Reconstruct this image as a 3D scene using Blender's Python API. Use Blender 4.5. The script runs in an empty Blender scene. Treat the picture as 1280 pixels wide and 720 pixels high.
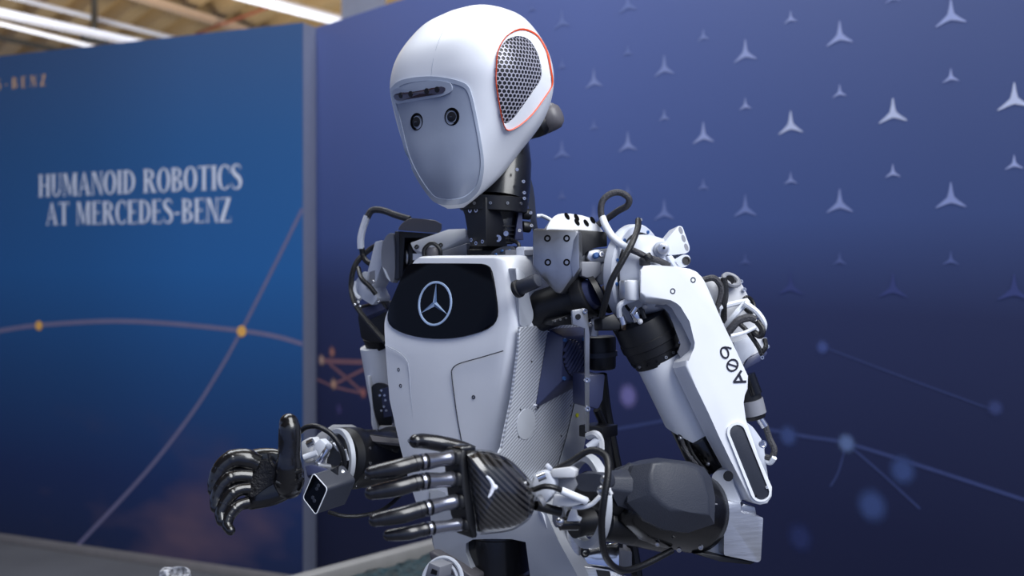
import bpy, bmesh, math, random
from mathutils import Vector, Matrix, Quaternion
from mathutils.bvhtree import BVHTree
random.seed(7)
scene = bpy.context.scene
col = scene.collection
# ---------------------------------------------------------------- camera
F, HZ, CH = 1350.0, 330.0, 1.43          # focal length in pixels (1280x720), horizon row, eye height
cd = bpy.data.cameras.new('camera'); cam = bpy.data.objects.new('camera', cd); col.objects.link(cam)
cam.location = (0, 0, CH); cam.rotation_euler = (math.pi/2, 0, 0)
cd.sensor_width = 36; cd.lens = F/1280*36; cd.shift_y = (HZ-360)/1280
cd.clip_start = 0.05; cd.clip_end = 200
cd.dof.use_dof = True; cd.dof.focus_distance = 1.13; cd.dof.aperture_fstop = 5.6
scene.camera = cam
# ---------------------------------------------------------------- world and lamps
w = bpy.data.worlds.new('hall_daylight'); scene.world = w; w.use_nodes = True
nt = w.node_tree; nt.nodes.clear()
bg = nt.nodes.new('ShaderNodeBackground'); wo = nt.nodes.new('ShaderNodeOutputWorld')
tc = nt.nodes.new('ShaderNodeTexCoord'); sx = nt.nodes.new('ShaderNodeSeparateXYZ'); cr = nt.nodes.new('ShaderNodeValToRGB')
nt.links.new(tc.outputs['Generated'], sx.inputs[0]); nt.links.new(sx.outputs['Z'], cr.inputs[0])
cr.color_ramp.elements[0].position = 0.0; cr.color_ramp.elements[0].color = (.17, .23, .46, 1)
cr.color_ramp.elements[1].position = 1.0; cr.color_ramp.elements[1].color = (.74, .86, 1.0, 1)
nt.links.new(cr.outputs[0], bg.inputs[0]); nt.links.new(bg.outputs[0], wo.inputs[0]); bg.inputs[1].default_value = 1.0
def area(name, loc, aim, sx_, sy_, power, color):
    l = bpy.data.lights.new(name, 'AREA'); l.shape = 'RECTANGLE'; l.size = sx_; l.size_y = sy_; l.energy = power; l.color = color
    o = bpy.data.objects.new(name, l); col.objects.link(o); o.location = loc
    o.rotation_euler = (Vector(aim)-Vector(loc)).to_track_quat('-Z', 'Y').to_euler()
    return o
area('skylight_strip', (1.7, -0.7, 4.3), (0.1, 1.3, 1.2), 2.6, 3.6, 245, (.97, .985, 1.0))
area('skylight_strip', (-1.2, 3.3, 5.4), (0.2, 2.2, 1.2), 5.0, 2.0, 200, (.90, .95, 1.0))
area('roof_fill_lamp', (-3.0, 9.5, .8), (-6.5, 26, 5.5), 6.0, 1.2, 1000, (1.0, .97, .92))  # added lamp, hidden behind the walls, to brighten the roof deck
scene.view_settings.view_transform = 'Standard'; scene.view_settings.look = 'None'
scene.view_settings.exposure = 0.12; scene.view_settings.gamma = 1.0; scene.view_settings.use_curve_mapping = False

# ---------------------------------------------------------------- helpers
V = Vector
def lin(c):
    return tuple(((x/255)/12.92 if x/255 <= .04045 else ((x/255+.055)/1.055)**2.4) for x in c)
def P(px, py, Y): return V(((px-640)/F*Y, Y, CH+(HZ-py)/F*Y))
def PZ(px, py, z):
    Y = (z-CH)*F/(HZ-py); return P(px, py, Y)
def ray(px, py): return V(((px-640)/F, 1, (HZ-py)/F))
CAM = V((0, 0, CH))
def proj(p): return (640+F*p.x/p.y, HZ-F*(p.z-CH)/p.y)
class PL:                                 # a plane in the place; pl(px,py) is the point of it seen at a pixel
    def __init__(s, pt, n): s.o = V(pt); s.n = V(n).normalized()
    def __call__(s, px, py, off=0.0):
        d = ray(px, py); return CAM + d*((s.o+s.n*off-CAM).dot(s.n)/d.dot(s.n))
def mat(name, rgb, rough=.5, metal=0.0, var=.06, scale=25., bump=0.0, bscale=200., coat=0.0, spec=.5, stretch=None):
    m = bpy.data.materials.new(name); m.use_nodes = True; t = m.node_tree; b = t.nodes['Principled BSDF']
    b.inputs['Roughness'].default_value = rough; b.inputs['Metallic'].default_value = metal
    b.inputs['Coat Weight'].default_value = coat; b.inputs['Coat Roughness'].default_value = .08
    b.inputs['Specular IOR Level'].default_value = spec
    c = lin(rgb); tcn = t.nodes.new('ShaderNodeTexCoord'); mp = t.nodes.new('ShaderNodeMapping')
    t.links.new(tcn.outputs['Object'], mp.inputs[0])
    if stretch: mp.inputs['Scale'].default_value = stretch
    n = t.nodes.new('ShaderNodeTexNoise'); n.inputs['Scale'].default_value = scale; n.inputs['Detail'].default_value = 4
    t.links.new(mp.outputs[0], n.inputs['Vector'])
    r = t.nodes.new('ShaderNodeValToRGB'); t.links.new(n.outputs['Fac'], r.inputs[0])
    r.color_ramp.elements[0].position = .3; r.color_ramp.elements[1].position = .7
    r.color_ramp.elements[0].color = (*[x*(1-var) for x in c], 1); r.color_ramp.elements[1].color = (*[min(1, x*(1+var)) for x in c], 1)
    t.links.new(r.outputs[0], b.inputs['Base Color'])
    mr = t.nodes.new('ShaderNodeMapRange'); mr.inputs['To Min'].default_value = max(.02, rough-.06); mr.inputs['To Max'].default_value = min(1, rough+.06)
    t.links.new(n.outputs['Fac'], mr.inputs['Value']); t.links.new(mr.outputs[0], b.inputs['Roughness'])
    if bump:
        n2 = t.nodes.new('ShaderNodeTexNoise'); n2.inputs['Scale'].default_value = bscale; t.links.new(mp.outputs[0], n2.inputs['Vector'])
        bp = t.nodes.new('ShaderNodeBump'); bp.inputs['Strength'].default_value = bump; bp.inputs['Distance'].default_value = .002
        t.links.new(n2.outputs['Fac'], bp.inputs['Height']); t.links.new(bp.outputs[0], b.inputs['Normal'])
    return m
def stripe_mat(name, rgb1, rgb2, scale, direction, rough, metal=0., coat=0., bump=.3):
    m = mat(name, rgb1, rough, metal, coat=coat); t = m.node_tree; b = t.nodes['Principled BSDF']
    tcn = t.nodes.new('ShaderNodeTexCoord'); dt = t.nodes.new('ShaderNodeVectorMath'); dt.operation = 'DOT_PRODUCT'
    t.links.new(tcn.outputs['Object'], dt.inputs[0]); dt.inputs[1].default_value = V(direction).normalized()*scale
    s = t.nodes.new('ShaderNodeMath'); s.operation = 'SINE'; t.links.new(dt.outputs['Value'], s.inputs[0])
    r = t.nodes.new('ShaderNodeValToRGB'); mr = t.nodes.new('ShaderNodeMapRange'); mr.inputs['From Min'].default_value = -1
    t.links.new(s.outputs[0], mr.inputs['Value']); t.links.new(mr.outputs[0], r.inputs[0])
    r.color_ramp.elements[0].color = (*lin(rgb1), 1); r.color_ramp.elements[1].color = (*lin(rgb2), 1)
    r.color_ramp.elements[0].position = .35; r.color_ramp.elements[1].position = .65
    t.links.new(r.outputs[0], b.inputs['Base Color'])
    bp = t.nodes.new('ShaderNodeBump'); bp.inputs['Strength'].default_value = bump; bp.inputs['Distance'].default_value = .0006
    t.links.new(mr.outputs[0], bp.inputs['Height']); t.links.new(bp.outputs[0], b.inputs['Normal'])
    return m
M = {}
M['white'] = mat('white_shell', (228, 231, 238), .38, var=.02, coat=.12)
M['white2'] = mat('white_coated_casting', (196, 201, 213), .45, var=.03)
M['visor'] = mat('frosted_visor', (146, 155, 174), .36, var=.03, coat=.25)
M['visrim'] = mat('visor_lip', (166, 175, 192), .3, var=.03, coat=.4)
M['lens'] = mat('lens_glass', (14, 13, 14), .06, coat=1.0)
M['lensring'] = mat('lens_ring', (34, 30, 28), .3, .5)
M['sensor'] = mat('sensor_window', (48, 36, 46), .08, coat=1.0, var=.5, scale=60)
M['grille'] = mat('grille_lattice', (168, 168, 182), .4, .2)
M['black'] = mat('black_anodised', (13, 14, 19), .42, .1, var=.2)
M['gloss'] = mat('black_gloss', (8, 8, 11), .26, coat=.25, var=.2)
M['rubber'] = mat('black_rubber', (16, 17, 22), .48, var=.15)
M['shellblk'] = mat('dark_grey_moulded_shell', (41, 45, 57), .5, var=.06, bump=.15, bscale=900)
M['navy'] = mat('dark_navy_plastic', (50, 56, 88), .42, var=.1, coat=.15)
M['grey'] = mat('mid_grey_paint', (128, 130, 138), .45, var=.06)
M['knob'] = mat('warm_grey_plastic', (92, 90, 95), .42, var=.06)
M['alu'] = mat('brushed_aluminium', (196, 198, 204), .36, .85, var=.10, scale=30, stretch=(1, 1, 14), bump=.1, bscale=120)
M['steel'] = mat('machined_steel', (160, 162, 168), .34, .9, var=.28, scale=22, bump=.08, bscale=160)
M['chrome'] = mat('polished_steel', (215, 218, 226), .14, 1.0, var=.04)
M['bolt'] = mat('bolt_steel', (205, 206, 212), .25, 1.0, var=.05)
M['blue'] = mat('blue_marker_paint', (52, 92, 150), .5)
M['orange'] = mat('orange_trim', (214, 74, 30), .45)
M['screen'] = mat('chest_display_glass', (5, 7, 13), .16, var=.1, spec=.16)
M['emblem'] = mat('emblem_light_blue', (168, 190, 222), .3, .1, var=.08)
M['emblem2'] = mat('emblem_shade_blue', (88, 112, 150), .3, .1, var=.08)
M['carbon'] = stripe_mat('carbon_twill', (14, 14, 16), (56, 55, 56), 1650, (.74, .0, .67), .22, .1, .9)
M['twill'] = stripe_mat('silver_twill', (156, 160, 169), (206, 210, 220), 1900, (.379, .485, -1), .35, .3, .2)
M['sidegrey'] = mat('silver_grey_panel', (176, 180, 188), .42, .2, var=.04)
M['cable'] = mat('black_cable', (14, 15, 20), .42, var=.2, bump=.3, bscale=700)
M['braid'] = mat('grey_braided_sleeve', (52, 52, 58), .5, var=.45, scale=500, bump=.6, bscale=900)
M['wcable'] = mat('white_cable_sleeve', (222, 226, 234), .42, var=.03)
M['glove'] = mat('black_glossy_glove', (13, 13, 17), .26, var=.25, scale=40, bump=.4, bscale=70, coat=.5)
M['gloved'] = mat('black_woven_palm', (22, 21, 25), .5, var=.5, scale=180, bump=.7, bscale=300)
M['finger'] = mat('black_finger_plastic', (17, 18, 25), .28, var=.2, coat=.4)
M['fingm'] = mat('gunmetal_finger', (132, 134, 146), .2, .85, var=.12)
M['seam'] = mat('panel_gap', (52, 55, 66), .8)
M['seam2'] = mat('panel_gap_soft', (168, 174, 188), .7)
M['ink'] = mat('dark_ink', (26, 28, 46), .6)
M['wprint'] = mat('white_print', (226, 230, 242), .6)
M['yellow'] = mat('yellow_sticker', (215, 215, 40), .6)
M['hole'] = mat('dark_recess', (7, 7, 9), .9, spec=.1)
M['tan'] = mat('linkage_ivory', (196, 198, 204), .45, var=.05)

ORG = {}
def link(name, me, parent=None, origin=None):
    o = bpy.data.objects.new(name, me); col.objects.link(o)
    if me is not None and len(me.vertices):
        lo = V([min(v.co[i] for v in me.vertices) for i in range(3)]); hi = V([max(v.co[i] for v in me.vertices) for i in range(3)])
        c = (lo+hi)/2 if origin is None else V(origin)
        me.transform(Matrix.Translation(-c))
    else: c = V(origin or (0, 0, 0))
    ORG[o] = c
    if parent is not None: o.parent = parent; o.location = c-ORG[parent]
    else: o.location = c
    return o
def tag(o, label=None, cat=None, group=None, kind=None):
    if label: o['label'] = label
    if cat: o['category'] = cat
    if group: o['group'] = group
    if kind: o['kind'] = kind
    return o
def orth(a):
    a = V(a).normalized(); h = V((0, 0, 1)) if abs(a.z) < .9 else V((1, 0, 0))
    u = a.cross(h).normalized(); return u, a.cross(u).normalized()
def spline(pts, n=8):
    pts = [V(p) for p in pts]; q = [pts[0]*2-pts[1]]+pts+[pts[-1]*2-pts[-2]]; out = []
    for i in range(1, len(q)-2):
        a, b, c, d = q[i-1:i+3]
        for k in range(n):
            t = k/n; out.append(.5*(2*b+(c-a)*t+(2*a-5*b+4*c-d)*t*t+(3*b-a-3*c+d)*t**3))
    out.append(pts[-1]); return out
def lerplist(r, m):
    if not isinstance(r, (list, tuple)): return [r]*m
    n = len(r)-1; out = []
    for i in range(m):
        x = i/(m-1)*n; k = min(int(x), n-1); f = x-k; f = f*f*(3-2*f); out.append(r[k]*(1-f)+r[k+1]*f)
    return out
def chaikin(pts, it=2, closed=True):
    for _ in range(it):
        out = []
        n = len(pts)
        for i in range(n if closed else n-1):
            a, b = pts[i], pts[(i+1) % n]
            out += [tuple(.75*a[k]+.25*b[k] for k in range(len(a))), tuple(.25*a[k]+.75*b[k] for k in range(len(a)))]
        pts = out
    return pts
def fillet(pts, r, n=4):                  # round the corners of a pixel outline by r pixels
    out = []; m = len(pts)
    for i in range(m):
        a, b, c = V(pts[i-1]), V(pts[i]), V(pts[(i+1) % m])
        rr = min(r, (a-b).length*.45, (c-b).length*.45)
        p, q = b+(a-b).normalized()*rr, b+(c-b).normalized()*rr
        for k in range(n+1):
            t = k/n; v = p*(1-t)**2+b*2*t*(1-t)+q*t*t; out.append((v.x, v.y))
    return out
class MB:
    def __init__(s, m=None): s.bm = bmesh.new(); s.mats = []; s.cur = m
    def _in(s, tb, m=None):
        m = m or s.cur
        if m not in s.mats: s.mats.append(m)
        k = s.mats.index(m); bmesh.ops.recalc_face_normals(tb, faces=tb.faces)
        for f in tb.faces: f.material_index = k
        me = bpy.data.meshes.new('t'); tb.to_mesh(me); tb.free(); s.bm.from_mesh(me); bpy.data.meshes.remove(me); return s
    def poly(s, pts, m=None):             # flat print
        tb = bmesh.new(); tb.faces.new([tb.verts.new(p) for p in pts]); me = m or s.cur
        if me not in s.mats: s.mats.append(me)
        tb.faces.ensure_lookup_table(); return s._in(tb, me)
    def prism(s, pts, d, bev=0., seg=2, m=None):
        tb = bmesh.new(); n = len(pts); d = V(d)
        a = [tb.verts.new(p) for p in pts]; b = [tb.verts.new(V(p)+d) for p in pts]
        tb.faces.new(a); tb.faces.new(b[::-1])
        for i in range(n): tb.faces.new((a[i], b[i], b[(i+1) % n], a[(i+1) % n]))
        if bev: bmesh.ops.bevel(tb, geom=tb.edges[:], offset=bev, segments=seg, affect='EDGES', profile=.5, clamp_overlap=True)
        return s._in(tb, m)
    def pp(s, px, plane, t, bev=.0, off=0., rnd=0, m=None, seg=2):   # outline seen at pixels px on a plane, extruded behind it
        if rnd: px = fillet(px, rnd)
        return s.prism([plane(x, y, off) for x, y in px], -plane.n*t, bev, seg, m)
    def frust(s, front, back, plane, t, t2=0., m=None, bev=0.):
        n = len(front); tb = bmesh.new()
        a = [tb.verts.new(plane(*p)) for p in front]; b = [tb.verts.new(plane(*p, -t)) for p in back]
        L = [a, b]
        if t2: L.append([tb.verts.new(v.co-plane.n*t2) for v in b])
        for A, B in zip(L, L[1:]):
            for i in range(n): tb.faces.new((A[i], B[i], B[(i+1) % n], A[(i+1) % n]))
        f = tb.faces.new(a); tb.faces.new(L[-1][::-1])
        if bev: bmesh.ops.bevel(tb, geom=list(f.edges), offset=bev, segments=3, affect='EDGES', profile=.5, clamp_overlap=True)
        return s._in(tb, m)
    def loft(s, rings, m=None, cap=True, closed=True):
        tb = bmesh.new(); L = [[tb.verts.new(p) for p in r] for r in rings]; n = len(L[0])
        for A, B in zip(L, L[1:]):
            for i in range(n if closed else n-1):
                tb.faces.new((A[i], B[i], B[(i+1) % n], A[(i+1) % n]))
        if cap:
            tb.faces.new(L[0]); tb.faces.new(L[-1][::-1])
        return s._in(tb, m)
    def lathe(s, p0, axis, prof, m=None, seg=28, cap=True, sq=None):  # prof: (distance along the axis, radius)
        p0 = V(p0); a = V(axis).normalized(); u, v = orth(a)
        return s.loft([[p0+a*d+(u*math.cos(2*math.pi*k/seg)+v*math.sin(2*math.pi*k/seg))*max(r, 1e-5) for k in range(seg)] for d, r in prof], m, cap)
    def cyl(s, p0, p1, r0, r1=None, m=None, seg=24, bev=.0):
        p0, p1 = V(p0), V(p1); r1 = r0 if r1 is None else r1; L = (p1-p0).length
        b = min(bev, L*.4, r0*.6, r1*.6)
        pr = [(0, r0), (L, r1)] if not b else [(0, r0-b), (b*.3, r0-b*.3), (b, r0), (L-b, r1), (L-b*.3, r1-b*.3), (L, r1-b)]
        return s.lathe(p0, p1-p0, pr, m, seg)
    def cpx(s, a, b, r, r1=None, m=None, seg=24, bev=.0): # ends as (px,py,Y), radius in pixels at the first end
        return s.cyl(P(*a), P(*b), r*a[2]/F, (r if r1 is None else r1)*b[2]/F, m, seg, bev)
    def tube(s, pts, r, m=None, seg=8, n=8, smooth=True, tip=False):
        q = spline(pts, n) if smooth else [V(p) for p in pts]; rr = lerplist(r, len(q)); rings = []; t0 = None
        for i, p in enumerate(q):
            t = (q[min(i+1, len(q)-1)]-q[max(i-1, 0)]).normalized()
            if t0 is None: u, _ = orth(t)
            else: u = (u-t*u.dot(t)); u = u.normalized() if u.length > 1e-6 else orth(t)[0]
            t0 = t; v = t.cross(u)
            rings.append([p+(u*math.cos(2*math.pi*k/seg)+v*math.sin(2*math.pi*k/seg))*rr[i] for k in range(seg)])
        if tip:                           # rounded end
            for a in (.3, .6, .85, 1.05, 1.25, 1.4, 1.5): rings.append([p+t*rr[-1]*math.sin(a)+(u*math.cos(2*math.pi*k/seg)+v*math.sin(2*math.pi*k/seg))*rr[-1]*math.cos(a) for k in range(seg)])
        return s.loft(rings, m)
    def tpx(s, pts, r, Y=None, m=None, seg=8, n=8):       # points as (px,py[,Y]), radius in pixels
        q = [P(p[0], p[1], p[2] if len(p) > 2 else Y) for p in pts]; y0 = pts[0][2] if len(pts[0]) > 2 else Y
        k = y0/F
        return s.tube(q, [x*k for x in r] if isinstance(r, (list, tuple)) else r*k, m, seg, n)
    def ring(s, c, nrm, R, r, m=None, seg=36, flat=None, a0=0, a1=2*math.pi):   # torus, or a flat band of given height
        c = V(c); nrm = V(nrm).normalized(); u, v = orth(nrm); full = abs(a1-a0-2*math.pi) < 1e-6
        k = 8; tb = bmesh.new(); L = []
        N = seg if full else seg+1
        for i in range(N):
            a = a0+(a1-a0)*i/seg; d = u*math.cos(a)+v*math.sin(a)
            if flat is None: sec = [c+d*(R+r*math.cos(2*math.pi*j/k))+nrm*r*math.sin(2*math.pi*j/k) for j in range(k)]
            else: sec = [c+d*(R-r)-nrm*flat, c+d*(R-r)+nrm*flat*.8, c+d*(R-r*.8)+nrm*flat, c+d*(R+r*.8)+nrm*flat, c+d*(R+r)+nrm*flat*.8, c+d*(R+r)-nrm*flat]
            L.append([tb.verts.new(p) for p in sec])
        kk = len(L[0])
        for i in range(N if full else N-1):
            A, B = L[i], L[(i+1) % N]
            for j in range(kk): tb.faces.new((A[j], A[(j+1) % kk], B[(j+1) % kk], B[j]))
        if not full: tb.faces.new(L[0]); tb.faces.new(L[-1][::-1])
        return s._in(tb, m)
    def box(s, c, ax, size, bev=.0, m=None):
        c = V(c); x, y, z = [V(a).normalized()*h/2 for a, h in zip(ax, size)]
        return s.prism([c-x-y+z, c+x-y+z, c+x+y+z, c-x+y+z], -z*2, bev, 2, m)
    def ball(s, c, r, m=None, sc=(1, 1, 1), seg=16):
        tb = bmesh.new(); bmesh.ops.create_uvsphere(tb, u_segments=seg, v_segments=seg//2+2, radius=r)
        for v in tb.verts: v.co = V((v.co.x*sc[0], v.co.y*sc[1], v.co.z*sc[2]))+V(c)
        return s._in(tb, m)
    def bolt(s, p, nrm, r, h=.0015, m='bolt'):
        s.lathe(V(p)-V(nrm).normalized()*.001, nrm, [(0, r), (h+.001, r), (h+.001, r*.55), (h*.4, r*.5)], m, 10); return s
    def build(s, name, parent=None, angle=38, flat=False, label=None):
        me = bpy.data.meshes.new(name); s.bm.to_mesh(me); s.bm.free()
        for k in s.mats: me.materials.append(M[k])
        if not flat:
            me.polygons.foreach_set('use_smooth', [True]*len(me.polygons)); me.set_sharp_from_angle(angle=math.radians(angle))
        o = link(name, me, parent)
        if label: o['label'] = label
        return o
# ================================================================ the setting
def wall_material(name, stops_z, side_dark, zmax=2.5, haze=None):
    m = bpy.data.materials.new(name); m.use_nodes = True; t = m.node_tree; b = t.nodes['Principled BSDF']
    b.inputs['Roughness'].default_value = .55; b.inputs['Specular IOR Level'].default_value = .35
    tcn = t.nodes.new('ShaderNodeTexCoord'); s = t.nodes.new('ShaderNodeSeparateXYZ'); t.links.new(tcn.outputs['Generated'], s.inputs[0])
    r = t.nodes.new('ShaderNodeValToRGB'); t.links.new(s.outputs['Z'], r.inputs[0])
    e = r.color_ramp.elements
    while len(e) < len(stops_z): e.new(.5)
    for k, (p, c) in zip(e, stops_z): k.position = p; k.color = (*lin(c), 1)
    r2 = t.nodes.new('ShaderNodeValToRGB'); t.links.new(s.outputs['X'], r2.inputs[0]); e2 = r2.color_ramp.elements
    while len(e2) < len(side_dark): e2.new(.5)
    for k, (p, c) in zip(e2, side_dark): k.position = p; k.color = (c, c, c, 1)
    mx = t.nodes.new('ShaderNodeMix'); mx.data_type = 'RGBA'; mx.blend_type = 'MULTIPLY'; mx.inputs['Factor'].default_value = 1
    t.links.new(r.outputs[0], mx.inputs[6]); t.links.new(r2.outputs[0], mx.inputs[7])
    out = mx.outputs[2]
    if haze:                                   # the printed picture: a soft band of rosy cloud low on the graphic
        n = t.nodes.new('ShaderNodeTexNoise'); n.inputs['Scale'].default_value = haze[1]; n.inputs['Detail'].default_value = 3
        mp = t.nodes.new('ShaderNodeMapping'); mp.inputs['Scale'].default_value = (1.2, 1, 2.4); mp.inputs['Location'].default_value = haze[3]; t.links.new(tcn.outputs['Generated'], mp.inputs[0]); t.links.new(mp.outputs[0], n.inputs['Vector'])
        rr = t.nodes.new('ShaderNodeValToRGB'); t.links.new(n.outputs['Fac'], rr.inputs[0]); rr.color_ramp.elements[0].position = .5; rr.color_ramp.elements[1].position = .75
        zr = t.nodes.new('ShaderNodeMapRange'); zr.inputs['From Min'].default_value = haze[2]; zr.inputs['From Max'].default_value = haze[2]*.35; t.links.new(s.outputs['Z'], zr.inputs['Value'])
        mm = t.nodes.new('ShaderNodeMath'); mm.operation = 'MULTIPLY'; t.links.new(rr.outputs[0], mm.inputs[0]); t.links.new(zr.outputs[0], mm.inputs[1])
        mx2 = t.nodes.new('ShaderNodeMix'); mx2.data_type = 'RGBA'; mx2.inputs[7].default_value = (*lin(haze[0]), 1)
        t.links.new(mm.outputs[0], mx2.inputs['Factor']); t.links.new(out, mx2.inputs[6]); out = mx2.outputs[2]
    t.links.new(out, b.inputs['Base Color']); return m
HW = 2.5                                         # both display walls are 2.5 m high
# star wall: recedes to the left
YJ = (HW-CH)*F/(HZ-33); J = P(398, 33, YJ); J.z = 0
dR = V(((-510-640)/F, 1, 0)).normalized(); nR = V((-dR.y, dR.x, 0)).normalized()
if nR.y > 0: nR = -nR
WR = PL(J, nR)
def wp(s, z, off=.0): return J-dR*s+V((0, 0, z))+nR*off         # s metres from the corner along the star wall
def to_s(px, py):
    p = WR(px, py); return (J-V((p.x, p.y, 0))).dot(dR), p.z
M['starwall'] = wall_material('printed_star_fabric', [(0, (33, 38, 70)), (.30, (37, 44, 84)), (.52, (50, 60, 106)), (.62, (72, 92, 150)), (1, (92, 106, 160))], [(0, .72), (.05, 1.0), (.42, 1.0), (.62, .62), (.8, .42), (1, .4)])  # printed gradient, with the brighter lit upper part also painted into the colour
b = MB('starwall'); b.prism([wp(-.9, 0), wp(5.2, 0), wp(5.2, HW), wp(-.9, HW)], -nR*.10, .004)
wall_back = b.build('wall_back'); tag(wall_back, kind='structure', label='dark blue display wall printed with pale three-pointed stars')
# star lattice in wall coordinates, measured from the photograph
cols = [784, 830, 880, 932, 990, 1050.5, 1117, 1189, 1266]
ss = [to_s(c, 330)[0] for c in cols]; ds = (ss[-1]-ss[0])/(len(ss)-1)
def star_mesh(R):
    pts = []
    for k in range(3):
        a = math.pi/2+k*2*math.pi/3
        for da, r in ((-.035, 1), (.035, 1), (.27, .46), (math.pi/3, .235), (2*math.pi/3-.27, .46)): pts.append((math.cos(a+da)*R*r*1.1, math.sin(a+da)*R*r))
    me = bpy.data.meshes.new('star_print'); bm = bmesh.new()
    top = [bm.verts.new(V((x, 0, z))) for x, z in pts]; bm.faces.new(top); bm.to_mesh(me); bm.free(); return me
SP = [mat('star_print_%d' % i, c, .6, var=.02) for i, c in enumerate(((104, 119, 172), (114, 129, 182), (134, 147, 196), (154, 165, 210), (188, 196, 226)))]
big = {k: star_mesh(.040) for k in range(5)}; sml = {k: star_mesh(.0215) for k in range(5)}
for D in (big, sml):
    for k, me in D.items(): me.materials.append(SP[k])
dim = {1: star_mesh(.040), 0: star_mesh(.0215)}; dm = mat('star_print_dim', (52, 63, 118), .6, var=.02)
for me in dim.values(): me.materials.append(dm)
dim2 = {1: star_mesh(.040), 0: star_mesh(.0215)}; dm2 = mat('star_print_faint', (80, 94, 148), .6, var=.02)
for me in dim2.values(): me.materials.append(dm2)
s932 = ss[3]; zb = to_s(932, 67)[1]; per = zb-to_s(932, 261)[1]; zsm = to_s(932, 132)[1]
zb2 = to_s(990, 157)[1]; zs2 = to_s(990, 23)[1]
rz = math.atan2(-dR.y, -dR.x)
def star(me, s, z):
    o = bpy.data.objects.new('star_print', me); col.objects.link(o); o.parent = wall_back
    p = wp(s, z, .0015); o.location = p-ORG[wall_back]; o.rotation_euler = (0, 0, rz); ORG[o] = p
for c in range(-9, 8):
    s = s932+c*ds
    if not -.1 < s < 5.1: continue
    a0, b0 = (zb, zsm) if c % 2 == 0 else (zb2, zs2)
    for z0, D, isb in ((a0, big, 1), (b0, sml, 0)):
        for k in range(-4, 4):
            z = z0+k*per
            if not .98 < z < HW-.03: continue
            px, py = proj(wp(s, z))
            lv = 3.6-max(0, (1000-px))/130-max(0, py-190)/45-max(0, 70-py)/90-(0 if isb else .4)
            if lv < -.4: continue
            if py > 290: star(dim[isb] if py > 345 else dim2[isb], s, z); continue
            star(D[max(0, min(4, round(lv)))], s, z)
M['net_or'] = mat('print_copper_lines', (132, 92, 100), .6); M['net_or2'] = mat('print_copper_glow', (206, 150, 128), .6)
M['net_bl'] = mat('print_blue_lines', (52, 64, 112), .6); M['net_bl2'] = mat('print_blue_node', (96, 116, 166), .6); M['net_bl3'] = mat('print_blue_haze', (46, 56, 104), .6)
M['net_vi'] = mat('print_violet_node', (104, 100, 156), .6)
def ribbon(mb, plane, pts, wpx, off=.001, m=None, n=8):
    q = spline([plane(x, y, off) for x, y in pts], n); up = plane.n; L, Rr = [], []
    for i, p in enumerate(q):
        t = (q[min(i+1, len(q)-1)]-q[max(i-1, 0)]).normalized(); sd = up.cross(t).normalized()*(wpx*p.y/F/2); L.append(p+sd); Rr.append(p-sd)
    for i in range(len(q)-1): mb.poly([L[i], L[i+1], Rr[i+1], Rr[i]], m)
def disc(mb, plane, x, y, rpx, off=.0015, m=None, seg=20):
    c = plane(x, y, off); r = rpx*c.y/F; u, v = orth(plane.n)
    mb.poly([c+(u*math.cos(2*math.pi*k/seg)+v*math.sin(2*math.pi*k/seg))*r for k in range(seg)], m)
def glow(plane, par, x, y, rpx, rgb):            # soft round spot of the printed graphic
    b_ = MB('glow'); m = mat('print_spot', rgb, .6, var=.02); t = m.node_tree; M['glow'] = m
    g = t.nodes.new('ShaderNodeTexCoord'); s = t.nodes.new('ShaderNodeSeparateXYZ'); t.links.new(g.outputs['Generated'], s.inputs[0])
    cb = t.nodes.new('ShaderNodeCombineXYZ'); t.links.new(s.outputs['X'], cb.inputs[0]); t.links.new(s.outputs['Z'], cb.inputs[1])
    ds_ = t.nodes.new('ShaderNodeVectorMath'); ds_.operation = 'DISTANCE'; t.links.new(cb.outputs[0], ds_.inputs[0]); ds_.inputs[1].default_value = (.5, .5, 0)
    mr = t.nodes.new('ShaderNodeMapRange'); mr.interpolation_type = 'SMOOTHSTEP'; mr.inputs['From Min'].default_value = .5; mr.inputs['From Max'].default_value = .12; t.links.new(ds_.outputs['Value'], mr.inputs['Value'])
    mr.inputs['To Max'].default_value = .8
    t.links.new(mr.outputs[0], t.nodes['Principled BSDF'].inputs['Alpha'])
    disc(b_, plane, x, y, rpx, .0024); b_.build('network_node_print', par, flat=True)
b = MB('net_or')
for pts, wd in (([(404, 451), (430, 452), (470, 453)], 6), ([(412, 455), (434, 473), (452, 489)], 4), ([(417, 481), (434, 472), (458, 460)], 4), ([(396, 474), (420, 484), (455, 492)], 3)): ribbon(b, WR, pts, wd, .001)
b.build('network_print', wall_back, flat=True)
for x, y, r, c in ((402, 450, 9, (206, 170, 150)), (415, 440, 9, (190, 130, 116)), (417, 480, 9, (214, 168, 140)), (454, 491, 9, (180, 116, 110)), (424, 512, 10, (70, 66, 118))): glow(WR, wall_back, x, y, r, c)
b = MB('net_bl')
for pts, wd in (([(960, 537), (1010, 546), (1058, 554), (1150, 582), (1290, 628)], 5), ([(1058, 554), (1100, 590), (1150, 636)], 3), ([(1058, 554), (1048, 590), (1038, 608)], 2.5), ([(740, 541), (790, 533), (850, 522)], 4), ([(1030, 434), (1120, 468), (1240, 512)], 2)): ribbon(b, WR, pts, wd, .001)
b.build('network_print', wall_back, flat=True)
for x, y, r, c in ((1058, 554, 16, (104, 126, 176)), (1128, 588, 24, (64, 84, 140)), (1090, 632, 28, (64, 84, 140)), (985, 545, 18, (66, 84, 140)), (785, 495, 20, (130, 124, 186)), (1028, 434, 12, (72, 88, 150)), (1244, 510, 14, (60, 72, 124)), (1000, 672, 26, (40, 52, 104))): glow(WR, wall_back, x, y, r, c)

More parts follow.
